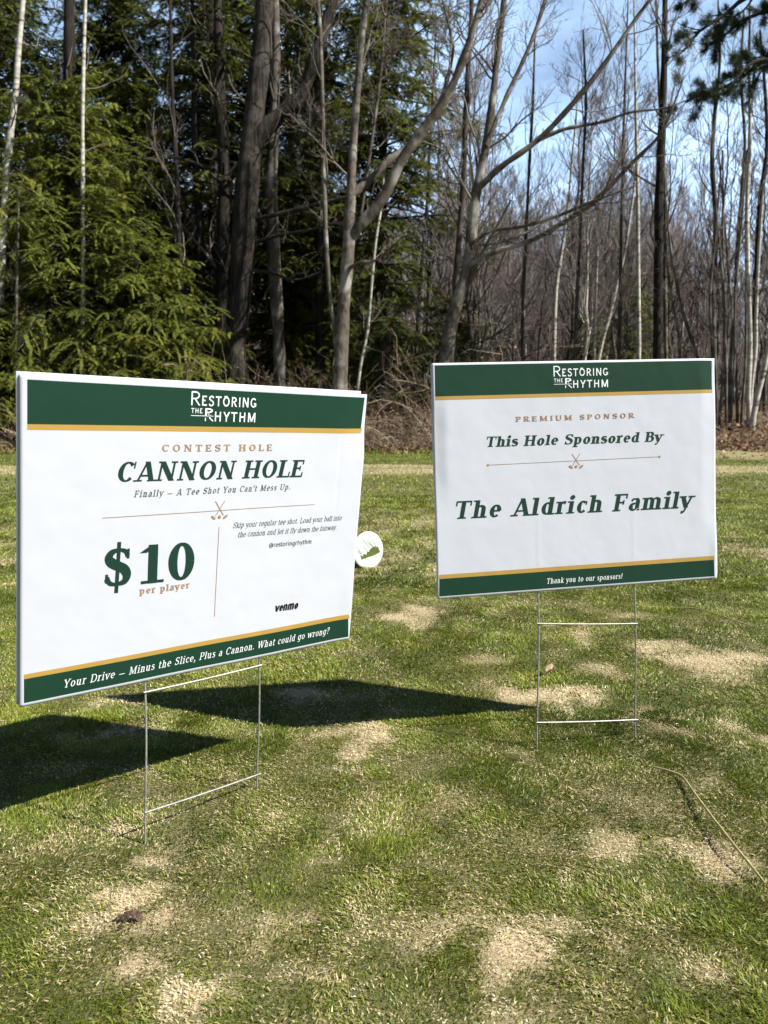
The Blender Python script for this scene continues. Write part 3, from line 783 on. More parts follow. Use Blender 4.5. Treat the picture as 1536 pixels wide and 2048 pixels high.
# ------------------------------------------------------------------ tee marker disc
def tee_marker():
    base = _gp(736, 1136)
    root = thing('tee_marker', 'round white disc with a green grass emblem, low in the lawn behind the $10 sign', 'tee marker', (base[0], base[1], 0))
    n = unit(np.array([.62, -.78, .10])); a = unit(np.array([-n[1], n[0], 0])); u = np.cross(n, a)
    R = .086; cz = R - .004
    ctr = np.array([0, 0, cz])
    k = 56; th = np.linspace(0, 2 * pi, k + 1)[:-1]
    prof = [(0, .006), (R * .55, .0055), (R * .93, .005), (R * .985, .0035), (R, .0), (R * .985, -.0035), (R * .9, -.005), (0, -.005)]
    V = []
    for r, h in prof: V.append(ctr + r * (np.cos(th)[:, None] * a + np.sin(th)[:, None] * u) + h * n)
    V = np.concatenate(V); F_ = []
    for i in range(len(prof) - 1):
        for j in range(k): F_.append((i * k + j, i * k + (j + 1) % k, (i + 1) * k + (j + 1) % k, (i + 1) * k + j))
    mesh_obj('disc', V, [np.array(F_)], M_disc, root, None, True)
    rod([[0, 0, .01], [0, 0, -.06]], .006).build('spike', M_wire, root)
    # emblem: a tuft of grass with tall leaning stems (disc coordinates: x right, y up, radius 1)
    def place(P2, h): return ctr + (P2[:, 0:1] * a + P2[:, 1:2] * u) * R + n * (.0064 + h)
    st = []
    r0 = np.random.default_rng(4)
    for i in range(46):
        x = -.46 + 1.16 * i / 45; yb = -.42 + .22 * (x + .46) ; top = yb + .14 + .22 * np.exp(-((x - .42) / .34) ** 2) + r0.uniform(-.05, .08)
        w = .045
        st.append((np.array([[x - w, yb + r0.uniform(-.06, .02)], [x + w, yb + r0.uniform(-.06, .02)], [x + w * .3 - .08, top], [x - w * .3 - .1, top]]), np.array([[0, 1, 2, 3]])))
    stems = []
    for x0, y0, x1, y1 in [(-.46, -.15, -.88, .36), (-.52, -.2, -.72, .05), (-.02, -.12, -.34, .22), (.22, -.02, -.38, .62), (.34, .10, -.04, .62), (.52, .10, .26, .56), (.40, .0, -.1, .50)]:
        stems += line_strokes([(x0, y0), ((x0 + x1) / 2 + .02, (y0 + y1) / 2), (x1, y1)], .022)
    for nm, sts, m in (('emblem', st, M_logo), ('emblem_stems', stems, M_logo2)):
        V, F_ = [], []; n_ = 0
        for i, (V2, Q) in enumerate(sts):
            V.append(place(V2, .00003 * i + (.0016 if nm != 'emblem' else 0))); F_.append(Q + n_); n_ += len(V2)
        mesh_obj(nm, np.concatenate(V), [np.concatenate(F_)], m, root)
tee_marker()

# ------------------------------------------------------------------ small things on the lawn
def reed(name, label, pts, r, mat):
    P = spline(np.array(pts), 8)
    rr = np.interp(np.linspace(0, 1, len(P)), [0, .15, .8, 1], [r * .5, r, r, r * .6])
    mb = MB(); mb.tubes(P[None], rr[None], 6)
    o = mb.build(name, mat, None, True); tag(o, label, 'reed'); return o
def _gz(px, py, z):
    r = pix_ray(px, py); p_ = np.array([0, 0, CAM_H]) + r * ((z - CAM_H) / r[2]); return tuple(p_)
reed('dry_reed', 'straw-yellow reed lying across the turf, thicker and bent near its thin tip',
     [_gz(1303, 1532, .005), _gz(1335, 1541, .006), _gz(1364, 1553, .008), _gz(1386, 1582, .012), _gz(1420, 1628, .018), _gz(1470, 1692, .021), _gz(1514, 1746, .014), _gz(1530, 1766, .005)], .0022, M_straw)
reed('dry_reed', 'hair-thin dry stalk lying on the turf behind the Aldrich sign',
     [tuple(_gp(1335, 1222) + [0, 0, .012]), tuple(_gp(1390, 1228) + [0, 0, .02]), tuple(_gp(1450, 1245) + [0, 0, .018]), tuple(_gp(1500, 1256) + [0, 0, .008])], .0022, M_straw)

def curled_leaf(px, py, label, s=.05):
    c = _gp(px, py); mb = MB()
    u = np.linspace(-1, 1, 9); v = np.linspace(-1, 1, 7)
    Uu, Vv = np.meshgrid(u, v)
    lob = (1 - np.abs(Uu) ** 2.2) * (.65 + .25 * np.cos(Uu * 9))
    x = Uu * s; y = Vv * lob * s * .6; z = .5 * s * Vv ** 2 * (1 + .3 * Uu) + .012 + .008 * np.sin(Uu * 4)
    P3 = np.stack([x, y, z], -1).reshape(-1, 3)
    ii = (np.arange(6)[:, None] * 9 + np.arange(8)[None]).ravel()
    mb.add(P3, np.stack([ii, ii + 1, ii + 10, ii + 9], -1), .97)
    o = mb.build('dead_leaf', M_litter, None, True); o.location = (c[0], c[1], 0.002); o.rotation_euler = (.2, .1, .5)
    tag(o, label, 'leaf')
curled_leaf(1095, 1353, 'curled tan dead leaf on a worn patch between the legs of the Aldrich sign', .022)

def clod(px, py):
    c = _gp(px, py); mb = MB(); r0 = np.random.default_rng(11)
    for i in range(80):
        d = r0.normal(0, .0075, 2); s = r0.uniform(.0010, .0030)
        th = np.linspace(0, 2 * pi, 7)[:-1]
        rings = []
        for q, zz in ((.6, 0), (1, .5), (.75, 1.1), (.1, 1.4)):
            rings.append(np.stack([d[0] * 1.2 + s * q * np.cos(th) * r0.uniform(.7, 1.3, 6), d[1] + s * q * np.sin(th) * r0.uniform(.7, 1.3, 6), np.full(6, s * zz * .8 + max(0, .006 - abs(d).sum() * .3))], -1))
        P3 = np.concatenate(rings); F_ = [(a * 6 + b, a * 6 + (b + 1) % 6, a * 6 + 6 + (b + 1) % 6, a * 6 + 6 + b) for a in range(3) for b in range(6)]
        mb.add(P3, np.array(F_))
    o = mb.build('soil_cast', M_soil); o.location = (c[0], c[1], 0.004)
    tag(o, 'small dark crumbly heap of soil on a bare patch of turf', 'soil heap')
clod(262, 1842)

# ------------------------------------------------------------------ tree growing
def resample(P, k):
    P = np.asarray(P, float); s = np.concatenate([[0], np.cumsum(np.linalg.norm(np.diff(P[:, :3], axis=0), axis=1))]); t_ = np.linspace(0, s[-1], k)
    return np.stack([np.interp(t_, s, P[:, j]) for j in range(P.shape[1])], -1)

def grow(P, R, nper, ang, lenr, k, rng, t0=.25, t1=.98, up=.15, wob=.12, rfrac=.55, rtip=.25, flat=0.0, lvar=.35, droop=0.0, lmax=None):
    """children of every parent limb: P (n,k,3), R (n,k)"""
    n, kp, _ = P.shape
    pl = np.linalg.norm(np.diff(P, axis=1), axis=2).sum(1)
    cnt = np.maximum(0, rng.poisson(nper, n)) if np.isscalar(nper) else nper
    idx = np.repeat(np.arange(n), cnt); m = len(idx)
    t_ = t0 + (t1 - t0) * rng.random(m)
    f = t_ * (kp - 1); i0 = np.minimum(f.astype(int), kp - 2); fr = (f - i0)[:, None]
    base = P[idx, i0] * (1 - fr) + P[idx, i0 + 1] * fr
    rad = R[idx, i0] * (1 - fr[:, 0]) + R[idx, i0 + 1] * fr[:, 0]
    tan = unit(P[idx, i0 + 1] - P[idx, i0])
    rv = rng.normal(0, 1, (m, 3)); rv[:, 2] *= (1 - flat)
    perp = unit(rv - (rv * tan).sum(1, keepdims=True) * tan)
    a = rng.normal(ang[0], ang[1], m)[:, None]
    d = unit(np.cos(a) * tan + np.sin(a) * perp)
    L = pl[idx] * lenr * (1 - .62 * t_) * rng.uniform(1 - lvar, 1 + lvar, m)
    if lmax: L = np.minimum(L, lmax * rng.uniform(.6, 1, m))
    Q = np.empty((m, k, 3)); Q[:, 0] = base
    for j in range(1, k):
        d = unit(d + rng.normal(0, wob, (m, 3)) + np.array([0, 0, up - droop * (j / k)]) / k * 3)
        Q[:, j] = Q[:, j - 1] + d * (L / (k - 1))[:, None]
    r0 = np.minimum(rad * rfrac, L * .03 + .003)
    RR = r0[:, None] * np.linspace(1, rtip, k)[None]
    return Q, RR

def path(pts, Y0, Y1=None, k=24):
    """photo-derived limb: [(px, py, width_px)...] at depth Y0..Y1 -> points and radii"""
    Y1 = Y0 if Y1 is None else Y1
    P = []
    q = np.linspace(0, 1, len(pts))
    for (px, py, w), s in zip(pts, q):
        Y = Y0 + (Y1 - Y0) * s; P.append([*at(px, py, Y), w / 2 / F * Y])
    P = resample(spline(np.array(P), 6), k)
    return P[:, :3], P[:, 3]

def to_ground(pts, Y):
    """extend the first point of a path straight down to the ground at depth Y"""
    x = at(pts[0][0], pts[0][1], Y)
    gz = float(ground_z(x[0], Y)) - .05
    r = pix_ray(pts[0][0], pts[0][1])
    # pixel row of the ground below that point
    z = gz - CAM_H
    py = 1024 + F * (-(z / Y) * 1.0 - math.tan(TH)) / (1 + -(z / Y) * math.tan(TH) * -1) if False else None
    t_ = -z / Y                                   # tan of the angle below level
    py = 1024 + F * math.tan(math.atan(t_) - TH)
    dx = pts[0][0] - pts[1][0]; dy = max(30.0, pts[0][1] - pts[1][1])
    px = pts[0][0] + dx / dy * (py - pts[0][1]) * .6
    return [(px, py, pts[0][2] * 1.18)] + list(pts)

def bare_tree(name, label, limbs, mat, twig, seed, twigs=(9, 5, 3), cat='tree', group=None, sides=10, upw=.2, lenr=.42, t0=.3, crown=True, lmax=2.6):
    """a leafless tree: given limbs (first is the trunk) plus grown branches and twigs"""
    rng = np.random.default_rng(seed)
    P0, R0 = limbs[0]
    base = np.array([P0[0, 0], P0[0, 1], P0[0, 2]])
    root = thing(name, label, cat, base, group)
    mb = MB()
    for P, R in limbs:
        rj = R * (1 + .08 * rng.normal(0, 1, len(R)))
        mb.tubes((P - base)[None], rj[None], sides)
    mb.build('trunk', mat, root, True)
    if crown:
        mc = MB()
        P = np.stack([p for p, r in limbs]) - base; R = np.stack([r for p, r in limbs])
        P1, R1 = grow(P, R, twigs[0], (.85, .22), lenr, 9, rng, t0, .99, upw, .16, .30, .25, lmax=lmax)
        v1 = rng.uniform(.35, .8, len(P1)); mc.tubes(P1, R1, 5, v1)
        P2, R2 = grow(P1, R1, twigs[1], (.75, .25), .5, 6, rng, .15, .98, upw, .18, .6, .3)
        R2 = np.maximum(R2, .0035); mc.tubes(P2, R2, 3, rng.uniform(.2, .8, len(P2)))
        P3, R3 = grow(P2, R2, twigs[2], (.7, .25), .55, 4, rng, .15, .98, upw, .2, .7, .4)
        R3 = np.maximum(R3, .0028); mc.tubes(P3, R3, 3, rng.uniform(.1, .9, len(P3)))
        mc.build('crown', twig, root)
    return root

def copy_thing(o, loc, rz, sc, label=None):
    r = o.copy(); C.objects.link(r); r.location = loc; r.rotation_euler = (0, 0, rz); r.scale = sc
    if label: r['label'] = label
    for ch in o.children:
        c = ch.copy(); C.objects.link(c); c.parent = r
    return r

# --- the two bare maples at the wood's edge
Ym = 17.6
m1 = [to_ground([(680, 775, 31), (685, 640, 29), (697, 500, 25), (700, 430, 20), (704, 330, 17), (709, 250, 16), (722, 100, 14), (733, 0, 13), (742, -140, 9), (760, -330, 4)], Ym)]
L1 = [path(m1[0], Ym, Ym + .3, 24),
      path([(699, 480, 20), (722, 448, 20), (768, 395, 20), (800, 325, 20), (850, 255, 19), (890, 200, 18), (918, 140, 17), (938, 85, 14), (958, 20, 12), (990, -90, 8), (1040, -220, 3)], Ym + .1, Ym - .9, 24),
      path([(700, 392, 15), (735, 365, 15), (768, 330, 14), (815, 292, 12), (843, 262, 11), (880, 205, 9), (905, 110, 7), (900, 60, 5), (880, -20, 3)], Ym + .1, Ym + 1.2, 24),
      path([(672, 690, 9), (664, 620, 9), (656, 545, 9), (649, 400, 9), (646, 240, 8), (640, 60, 8), (634, -20, 7), (628, -120, 4)], Ym, Ym + .4, 24),
      path([(693, 540, 8), (720, 525, 6), (752, 520, 5), (790, 488, 4), (822, 452, 2)], Ym, Ym - .8, 24),
      path([(720, 470, 7), (722, 430, 6), (755, 200, 6), (766, 90, 5), (775, -30, 4)], Ym + .5, Ym + .5, 24)]
bare_tree('maple_tree', 'pale bare maple between the two signs, forked low with a stout limb sweeping right', L1, M_bark_maple, M_twig, 3, (13, 8, 5), 'tree', None, 14, .22, .40, .35)

Yr = 17.9
t2 = to_ground([(893, 720, 27), (903, 640, 26), (928, 565, 25), (940, 500, 20), (950, 400, 19), (964, 330, 18), (975, 280, 16), (985, 200, 14), (995, 110, 13), (1008, 0, 12), (1016, -120, 9), (1020, -300, 4)], Yr)
L2 = [path(t2, Yr, Yr + .2, 24),
      path([(936, 535, 11), (980, 508, 11), (1060, 482, 10), (1110, 455, 10), (1190, 402, 9), (1260, 330, 8), (1320, 270, 6), (1345, 215, 4), (1370, 150, 2)], Yr, Yr - 1.8, 24),
      path([(953, 382, 12), (1000, 335, 12), (1070, 285, 11), (1130, 225, 10), (1200, 140, 9), (1270, 40, 7), (1330, -40, 5), (1420, -150, 3)], Yr, Yr - 1.2, 24),
      path([(972, 292, 9), (1010, 200, 9), (1060, 90, 8), (1090, 0, 7), (1115, -100, 4)], Yr, Yr + .6, 24),
      path([(932, 580, 9), (958, 520, 8), (985, 470, 7), (1012, 420, 5), (1022, 400, 3)], Yr, Yr - .5, 24),
      path([(940, 490, 7), (985, 462, 7), (1050, 452, 7), (1120, 430, 6), (1180, 405, 5), (1270, 372, 3)], Yr - .1, Yr - 1.6, 24),
      path([(1078, 280, 8), (1130, 258, 7), (1200, 245, 6), (1260, 225, 5), (1330, 216, 3), (1400, 190, 2)], Yr - .3, Yr - 1.0, 24),
      path([(806, 352, 6), (870, 330, 6), (950, 300, 6), (1060, 275, 5), (1100, 262, 3)], Ym - .3, Yr - .6, 24)]
bare_tree('maple_tree', 'bare maple just left of the Aldrich sign, long thin limbs reaching far right', L2[:7], M_bark_maple, M_twig, 5, (13, 8, 5), 'tree', None, 14, .22, .40, .3)

# --- the big furrowed trunk and its dark neighbours
Yb = 19.6
tb = to_ground([(468, 740, 47), (474, 640, 46), (482, 560, 46), (496, 350, 41), (512, 200, 36), (526, 60, 34), (533, -60, 30), (540, -300, 20), (545, -520, 8)], Yb)
LB = [path(tb, Yb, Yb, 24),
      path([(502, 300, 34), (528, 262, 32), (560, 230, 29), (602, 190, 27), (622, 140, 25), (640, 80, 22), (668, 0, 20), (690, -90, 14), (700, -260, 6)], Yb, Yb - .6, 24),
      path([(500, 440, 9), (560, 428, 9), (640, 408, 8), (700, 392, 6), (760, 370, 4)], Yb, Yb - 1.0, 24),
      path([(505, 486, 8), (560, 470, 7), (610, 462, 6), (690, 440, 3)], Yb, Yb - 1.0, 24),
      path([(495, 540, 7), (540, 545, 6), (590, 560, 5), (640, 545, 3)], Yb, Yb - .8, 24),
      path([(480, 345, 9), (440, 360, 8), (400, 330, 6), (350, 315, 4), (310, 300, 2)], Yb, Yb - .6, 24)]
bare_tree('old_tree', 'thickest trunk in the wood, dark furrowed bark with one heavy limb forking right', LB, M_bark_dark, M_twig, 8, (5, 4, 3), 'tree', None, 18, .05, .30, .35)

def single(name, label, pts, Y, mat, twig, seed, tw=(5, 4, 3), group=None, sides=9, Y1=None, **kw):
    return bare_tree(name, label, [path(to_ground(pts, Y), Y, Y1 or Y, 24)], mat, twig, seed, tw, 'tree', group, sides, **kw)

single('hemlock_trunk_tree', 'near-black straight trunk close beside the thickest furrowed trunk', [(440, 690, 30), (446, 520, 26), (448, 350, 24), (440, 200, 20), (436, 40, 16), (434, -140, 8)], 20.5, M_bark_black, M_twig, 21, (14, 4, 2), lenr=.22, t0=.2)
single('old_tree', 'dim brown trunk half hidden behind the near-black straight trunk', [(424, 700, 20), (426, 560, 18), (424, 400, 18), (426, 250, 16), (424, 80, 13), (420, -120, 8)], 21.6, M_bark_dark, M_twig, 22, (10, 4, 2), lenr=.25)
single('patchy_tree', 'trunk with pale grey patches standing right of the thickest furrowed trunk', [(560, 760, 25), (556, 660, 25), (549, 540, 24), (542, 380, 25), (548, 240, 20), (552, 100, 18), (548, -60, 14), (548, -260, 6)], 20.2, M_bark_grey, M_twig, 23, (8, 4, 2), lenr=.28)
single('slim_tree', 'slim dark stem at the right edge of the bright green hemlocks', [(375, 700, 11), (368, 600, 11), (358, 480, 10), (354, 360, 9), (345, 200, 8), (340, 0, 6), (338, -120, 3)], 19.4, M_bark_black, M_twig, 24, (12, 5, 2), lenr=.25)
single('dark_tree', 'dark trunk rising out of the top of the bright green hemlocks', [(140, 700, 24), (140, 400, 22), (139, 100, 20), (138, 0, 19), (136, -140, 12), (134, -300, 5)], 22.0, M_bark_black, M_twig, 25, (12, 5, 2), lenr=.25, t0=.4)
single('white_birch', 'white birch leaning at the far left edge, bright at the top', [(2, 560, 13), (8, 430, 13), (16, 310, 12), (30, 200, 11), (37, 100, 11), (46, 0, 11), (52, -120, 8), (56, -260, 4)], 18.6, M_birch, M_twig, 26, (6, 4, 3), lenr=.22, t0=.55)
single('white_birch', 'slender straight birch pole in front of the bright green hemlocks', [(165, 740, 9), (166, 600, 8), (166, 480, 8), (165, 300, 8), (166, 180, 7), (169, 60, 7), (171, 0, 6), (173, -100, 4)], 18.3, M_birch, M_twig, 27, (5, 3, 2), lenr=.16, t0=.6)
single('slim_tree', 'thin pale stem low at the far left under the hemlock boughs', [(31, 745, 6), (32, 660, 6), (34, 560, 5), (36, 470, 4), (38, 380, 2)], 17.5, M_bark_grey, M_twig, 28, (8, 4, 2), lenr=.2)
single('slim_tree', 'pale crooked sapling just right of the low-forked maple', [(720, 740, 6), (730, 690, 6), (738, 640, 6), (744, 560, 6), (752, 480, 5), (760, 430, 5), (765, 400, 4), (768, 330, 2)], 18.4, M_birch, M_twig, 29, (6, 4, 2), lenr=.2)
single('broken_stump', 'broad reddish broken trunk in the shade between the two maples', [(768, 740, 26), (772, 700, 25), (778, 664, 24), (780, 655, 14)], 19.2, M_bark_dark, M_twig, 30, crown=False)

# --- named stems of the right-hand thicket
single('dark_pole_tree', 'darkest thick straight pole above the Aldrich sign', [(1315, 715, 17), (1316, 560, 16), (1318, 400, 16), (1324, 250, 15), (1328, 130, 12), (1330, 0, 10), (1332, -150, 6)], 19.4, M_bark_black, M_twig, 31, (16, 6, 3), lenr=.25, upw=.5, t0=.35)
single('grey_pole_tree', 'lighter grey pole tight against the right side of the darkest pole', [(1332, 715, 8), (1330, 560, 8), (1330, 430, 8), (1326, 300, 7), (1318, 180, 6), (1312, 0, 4)], 19.6, M_bark_grey, M_twig, 32, (10, 5, 3), lenr=.25, upw=.5)
single('upright_tree', 'dark straight stem close behind the bare maple left of the Aldrich sign', [(908, 720, 12), (912, 560, 12), (926, 380, 12), (931, 240, 11), (938, 100, 9), (944, 0, 8), (950, -140, 4)], 18.9, M_bark_slim, M_twig, 33, (10, 6, 3), lenr=.25, upw=.4)
bir = [
 ('white birch with a pale trunk that divides above the logo of the Aldrich sign', [(1108, 715, 8), (1110, 620, 8), (1114, 560, 8), (1124, 500, 7), (1135, 420, 5), (1146, 300, 4), (1160, 150, 2)], 21.0),
 ('white birch stem of even width left of the darkest pole', [(1278, 715, 8), (1277, 560, 8), (1276, 480, 7), (1275, 380, 7), (1272, 240, 6), (1270, 120, 4), (1268, 0, 3)], 20.6),
 ('short-looking white birch stem fading out halfway up in the thicket', [(1188, 715, 6), (1190, 640, 6), (1193, 560, 5), (1196, 480, 3)], 22.5),
 ('speckled white birch leaning right through the middle of the thicket', [(1198, 715, 7), (1222, 620, 7), (1236, 560, 6), (1250, 500, 6), (1262, 420, 5), (1270, 360, 4), (1280, 240, 2)], 21.5),
 ('white birch with the brightest trunk at the far right over the leaf litter', [(1498, 828, 10), (1496, 780, 10), (1500, 700, 9), (1498, 600, 9), (1495, 520, 9), (1494, 400, 8), (1500, 260, 7), (1498, 120, 5), (1502, -40, 3)], 17.6),
 ('curved birch rising from the same clump as the brightest birch at the far right', [(1500, 826, 8), (1503, 770, 8), (1511, 700, 8), (1512, 640, 7), (1515, 560, 6), (1520, 470, 5), (1528, 360, 3)], 17.8),
 ('short thick birch leaning right out of the leaf litter at the picture edge', [(1508, 825, 11), (1518, 780, 11), (1528, 740, 10), (1538, 690, 9), (1556, 600, 7), (1580, 480, 4)], 17.3),
]
for i, (lab, pts, Y) in enumerate(bir):
    single('white_birch', lab, pts, Y, M_birch, M_twig, 40 + i, (7, 5, 3), lenr=.2, upw=.5, t0=.4)
slim = [
 ('forked dark tree whose twin stems part halfway up at the right of the thicket', [(1428, 715, 11), (1424, 600, 11), (1428, 520, 11), (1432, 440, 9), (1424, 330, 8), (1430, 220, 7), (1440, 120, 5), (1436, 0, 3)], 18.4, M_bark_slim, .6),
 ('dark curving stem reaching the right picture edge above the brightest birch', [(1502, 720, 9), (1510, 600, 9), (1514, 500, 9), (1520, 400, 8), (1534, 300, 8), (1530, 180, 6), (1520, 60, 4)], 18.2, M_bark_black, .5),
 ('grey stem in front of the sky gap near the right edge', [(1462, 720, 8), (1470, 600, 8), (1476, 480, 8), (1484, 380, 7), (1490, 280, 6), (1482, 160, 5), (1488, 20, 3)], 18.6, M_bark_grey, .5),
 ('thin stem slanting left across the thicket from behind the Aldrich sign corner', [(1395, 716, 6), (1370, 640, 6), (1352, 560, 5), (1338, 470, 4), (1332, 400, 2)], 18.8, M_bark_grey, .3),
 ('thin stem bowed left beside the darkest pole near the sign top', [(1360, 715, 6), (1356, 660, 6), (1344, 600, 5), (1335, 540, 4), (1330, 470, 3)], 18.9, M_bark_grey, .3),
 ('dark slim tree left of the long maple limbs with its top against open sky', [(1044, 715, 7), (1046, 600, 7), (1052, 480, 6), (1058, 340, 6), (1066, 200, 5), (1070, 60, 3)], 20.5, M_bark_slim, .5),
 ('slim tree with a kinked top above the middle of the Aldrich sign', [(1150, 715, 7), (1154, 600, 7), (1160, 470, 6), (1166, 330, 6), (1172, 200, 5), (1166, 60, 3)], 20.0, M_bark_slim, .5),
 ('slim dark tree standing between the two white birches above the sign', [(1238, 715, 7), (1240, 600, 7), (1243, 450, 6), (1246, 300, 5), (1252, 120, 4), (1256, 0, 2)], 20.8, M_bark_slim, .5),
 ('leaning grey stem crossing behind the sweeping limb of the low-forked maple', [(835, 640, 6), (842, 540, 6), (852, 440, 6), (858, 330, 5), (866, 180, 4), (872, 60, 2)], 21.0, M_bark_slim, .4),
]
for i, (lab, pts, Y, mt, up) in enumerate(slim):
    single('slim_tree', lab, pts, Y, mt, M_twig, 60 + i, (14, 6, 3), lenr=.24, upw=up, t0=.3)
# low clump of pale shoots at the right-hand wood edge
for i, (x0, x1, Y) in enumerate([(1440, 1448, 17.6), (1452, 1446, 17.9), (1462, 1470, 17.5), (1474, 1462, 18.3), (1484, 1492, 18.0), (1430, 1420, 18.1)]):
    single('shoot', 'pale thin shoot in the clump between the Aldrich sign and the brightest birch', [(x0, 820, 6), ((x0 + x1) / 2 + 3, 720, 5), (x1, 600, 5), (x1 + (i % 3 - 1) * 12, 460, 4), (x1 + (i % 3 - 1) * 25, 300, 2)], Y, M_bark_grey, M_twig, 80 + i, (10, 5, 2), group='pale shoots beside the Aldrich sign', lenr=.2, upw=.5)

# --- evergreen foliage
def hemlock(name, label, H, crown_r, seed, mat, bark, nb=150, zlow=.04, per=15, nleaf=22, leafL=.060, group=None, loc=(0, 0, 0), tip=.9, sparse=0.0, vshift=0.0):
    rng = np.random.default_rng(seed)
    root = thing(name, label, 'tree', loc, group)
    k = 16; zz = np.linspace(0, H, k)
    tp = np.stack([np.cumsum(rng.normal(0, .03, k)), np.cumsum(rng.normal(0, .03, k)), zz], -1); tp[0, :2] = 0
    tr = np.interp(zz / H, [0, .1, 1], [H * .014 + .02, H * .011 + .015, .01])
    mt = MB(); mt.tubes(tp[None], tr[None], 10)
    # boughs
    q = zlow + (tip - zlow) * rng.random(nb) ** .85
    z = q * H
    base = np.stack([np.interp(z, zz, tp[:, 0]), np.interp(z, zz, tp[:, 1]), z], -1)
    az = rng.random(nb) * 2 * pi
    L = crown_r * (1 - q ** 2.4) * rng.uniform(.32, 1.2, nb) * (.72 + .5 * np.sin(az * 2 + q * 9 + seed) ** 2) + .25
    kb = 8
    P = np.empty((nb, kb, 3)); P[:, 0] = base
    el = rng.normal(.16, .30, nb)
    for j in range(1, kb):
        e = el - .55 * (j / kb) ** 1.6
        az = az + rng.normal(0, .07, nb)
        P[:, j] = P[:, j - 1] + np.stack([np.cos(az) * np.cos(e), np.sin(az) * np.cos(e), np.sin(e)], -1) * (L / (kb - 1))[:, None]
    R = np.linspace(1, .2, kb)[None] * (.006 + L * .007)[:, None]
    mt.tubes(P, R, 4)
    # branchlets lie in the bough's plane, alternating sides
    m = rng.poisson(per, nb); idx = np.repeat(np.arange(nb), m); n1 = len(idx)
    t_ = rng.uniform(.18, 1.0, n1); f = t_ * (kb - 1); i0 = np.minimum(f.astype(int), kb - 2); fr = (f - i0)[:, None]
    b1 = P[idx, i0] * (1 - fr) + P[idx, i0 + 1] * fr
    tan = unit(P[idx, i0 + 1] - P[idx, i0]); sd = unit(np.cross(tan, np.array([0, 0, 1.0]))) * np.where(rng.random(n1) < .5, 1, -1)[:, None]
    a = rng.normal(.85, .2, n1)[:, None]
    d = unit(np.cos(a) * tan + np.sin(a) * sd + rng.normal(0, .26, (n1, 3)))
    Lb = (L[idx] * .34 * (1.12 - t_ * .75) + .10) * rng.uniform(.6, 1.25, n1)
    kc = 5
    Q = np.empty((n1, kc, 3)); Q[:, 0] = b1
    for j in range(1, kc):
        d = unit(d + np.array([0, 0, -.16]) + rng.normal(0, .05, (n1, 3)))
        Q[:, j] = Q[:, j - 1] + d * (Lb / (kc - 1))[:, None]
    mt.tubes(Q, np.linspace(.004, .0015, kc)[None] * np.ones((n1, 1)), 3)
    mt.build('trunk', bark, root, True)
    # sprays of needles along the branchlets
    ml = rng.poisson(np.clip(nleaf * Lb / .5, 10, 160)); ml = (ml * (rng.random(n1) > sparse)).astype(int)
    id2 = np.repeat(np.arange(n1), ml); n2 = len(id2)
    s = rng.random(n2); f = s * (kc - 1); j0 = np.minimum(f.astype(int), kc - 2); fr = (f - j0)[:, None]
    b2 = Q[id2, j0] * (1 - fr) + Q[id2, j0 + 1] * fr
    tn = unit(Q[id2, j0 + 1] - Q[id2, j0]); s2 = unit(np.cross(tn, np.array([0, 0, 1.0]) + rng.normal(0, .12, (n2, 3)))) * np.where(rng.random(n2) < .5, 1, -1)[:, None]
    aa = rng.normal(.75, .22, n2)[:, None]
    dd = unit(np.cos(aa) * tn + np.sin(aa) * s2 + np.array([0, 0, -.12]) + rng.normal(0, .24, (n2, 3)))
    nrm = unit(np.cross(tn, s2)); sw = unit(np.cross(dd, nrm))
    LL = leafL * rng.uniform(.6, 1.4, n2) * (1.25 - .6 * s)
    bv = rng.normal(0, .10, nb)[idx][id2]
    var = np.clip(.30 + .34 * s * t_[id2] + bv + rng.normal(0, .13, n2) + vshift, 0, 1)
    mc = MB(); mc.leaves(b2, dd, sw, LL, LL * rng.uniform(.18, .34, n2), var, np.stack([0 * s, 0 * s, -.2 * LL], -1))
    mc.build('crown', mat, root)
    return root

def hem_at(px, Y): p = at(px, 845, Y); return (float(p[0]), Y, float(ground_z(p[0], Y)) - .03)
hA = hemlock('hemlock_tree', 'tallest of the bright green hemlocks at the left, behind the slender birch pole', 9.6, 2.6, 101, M_hemlock, M_bark_dark, 400, .03, 17, 95, .046, loc=hem_at(150, 19.0), vshift=.12)
copy_thing(hA, hem_at(300, 21.2), 2.2, (1.05, 1.05, 1.12), 'tall green hemlock just left of the near-black straight trunk, behind a slim dark stem')
hB = hemlock('hemlock_tree', 'lower bright green hemlock nearest the dark trunks, its boughs spreading right', 5.6, 2.3, 102, M_hemlock, M_bark_dark, 300, .02, 17, 95, .046, loc=hem_at(285, 18.6), vshift=.12)
hC = hemlock('hemlock_tree', 'small bright green hemlock low at the left picture edge', 3.6, 1.7, 103, M_hemlock, M_bark_dark, 150, .04, 18, 100, .044, loc=hem_at(20, 17.9), vshift=.12)
copy_thing(hB, hem_at(-190, 18.8), 2.1, (1.25, 1.25, 1.5), 'green hemlock mostly cut off by the left edge of the picture')
hemlock('hemlock_tree', 'dim green hemlock behind the low-forked maple, its boughs at the maple fork', 6.4, 2.3, 104, M_hemlock, M_bark_black, 150, .06, 17, 90, .048, loc=hem_at(765, 20.6), vshift=-.12)
hemlock('hemlock_tree', 'dark young hemlock low behind the bare maple left of the Aldrich sign', 4.4, 1.8, 105, M_hemlock_dark, M_bark_black, 150, .04, 16, 44, loc=hem_at(890, 21.8))
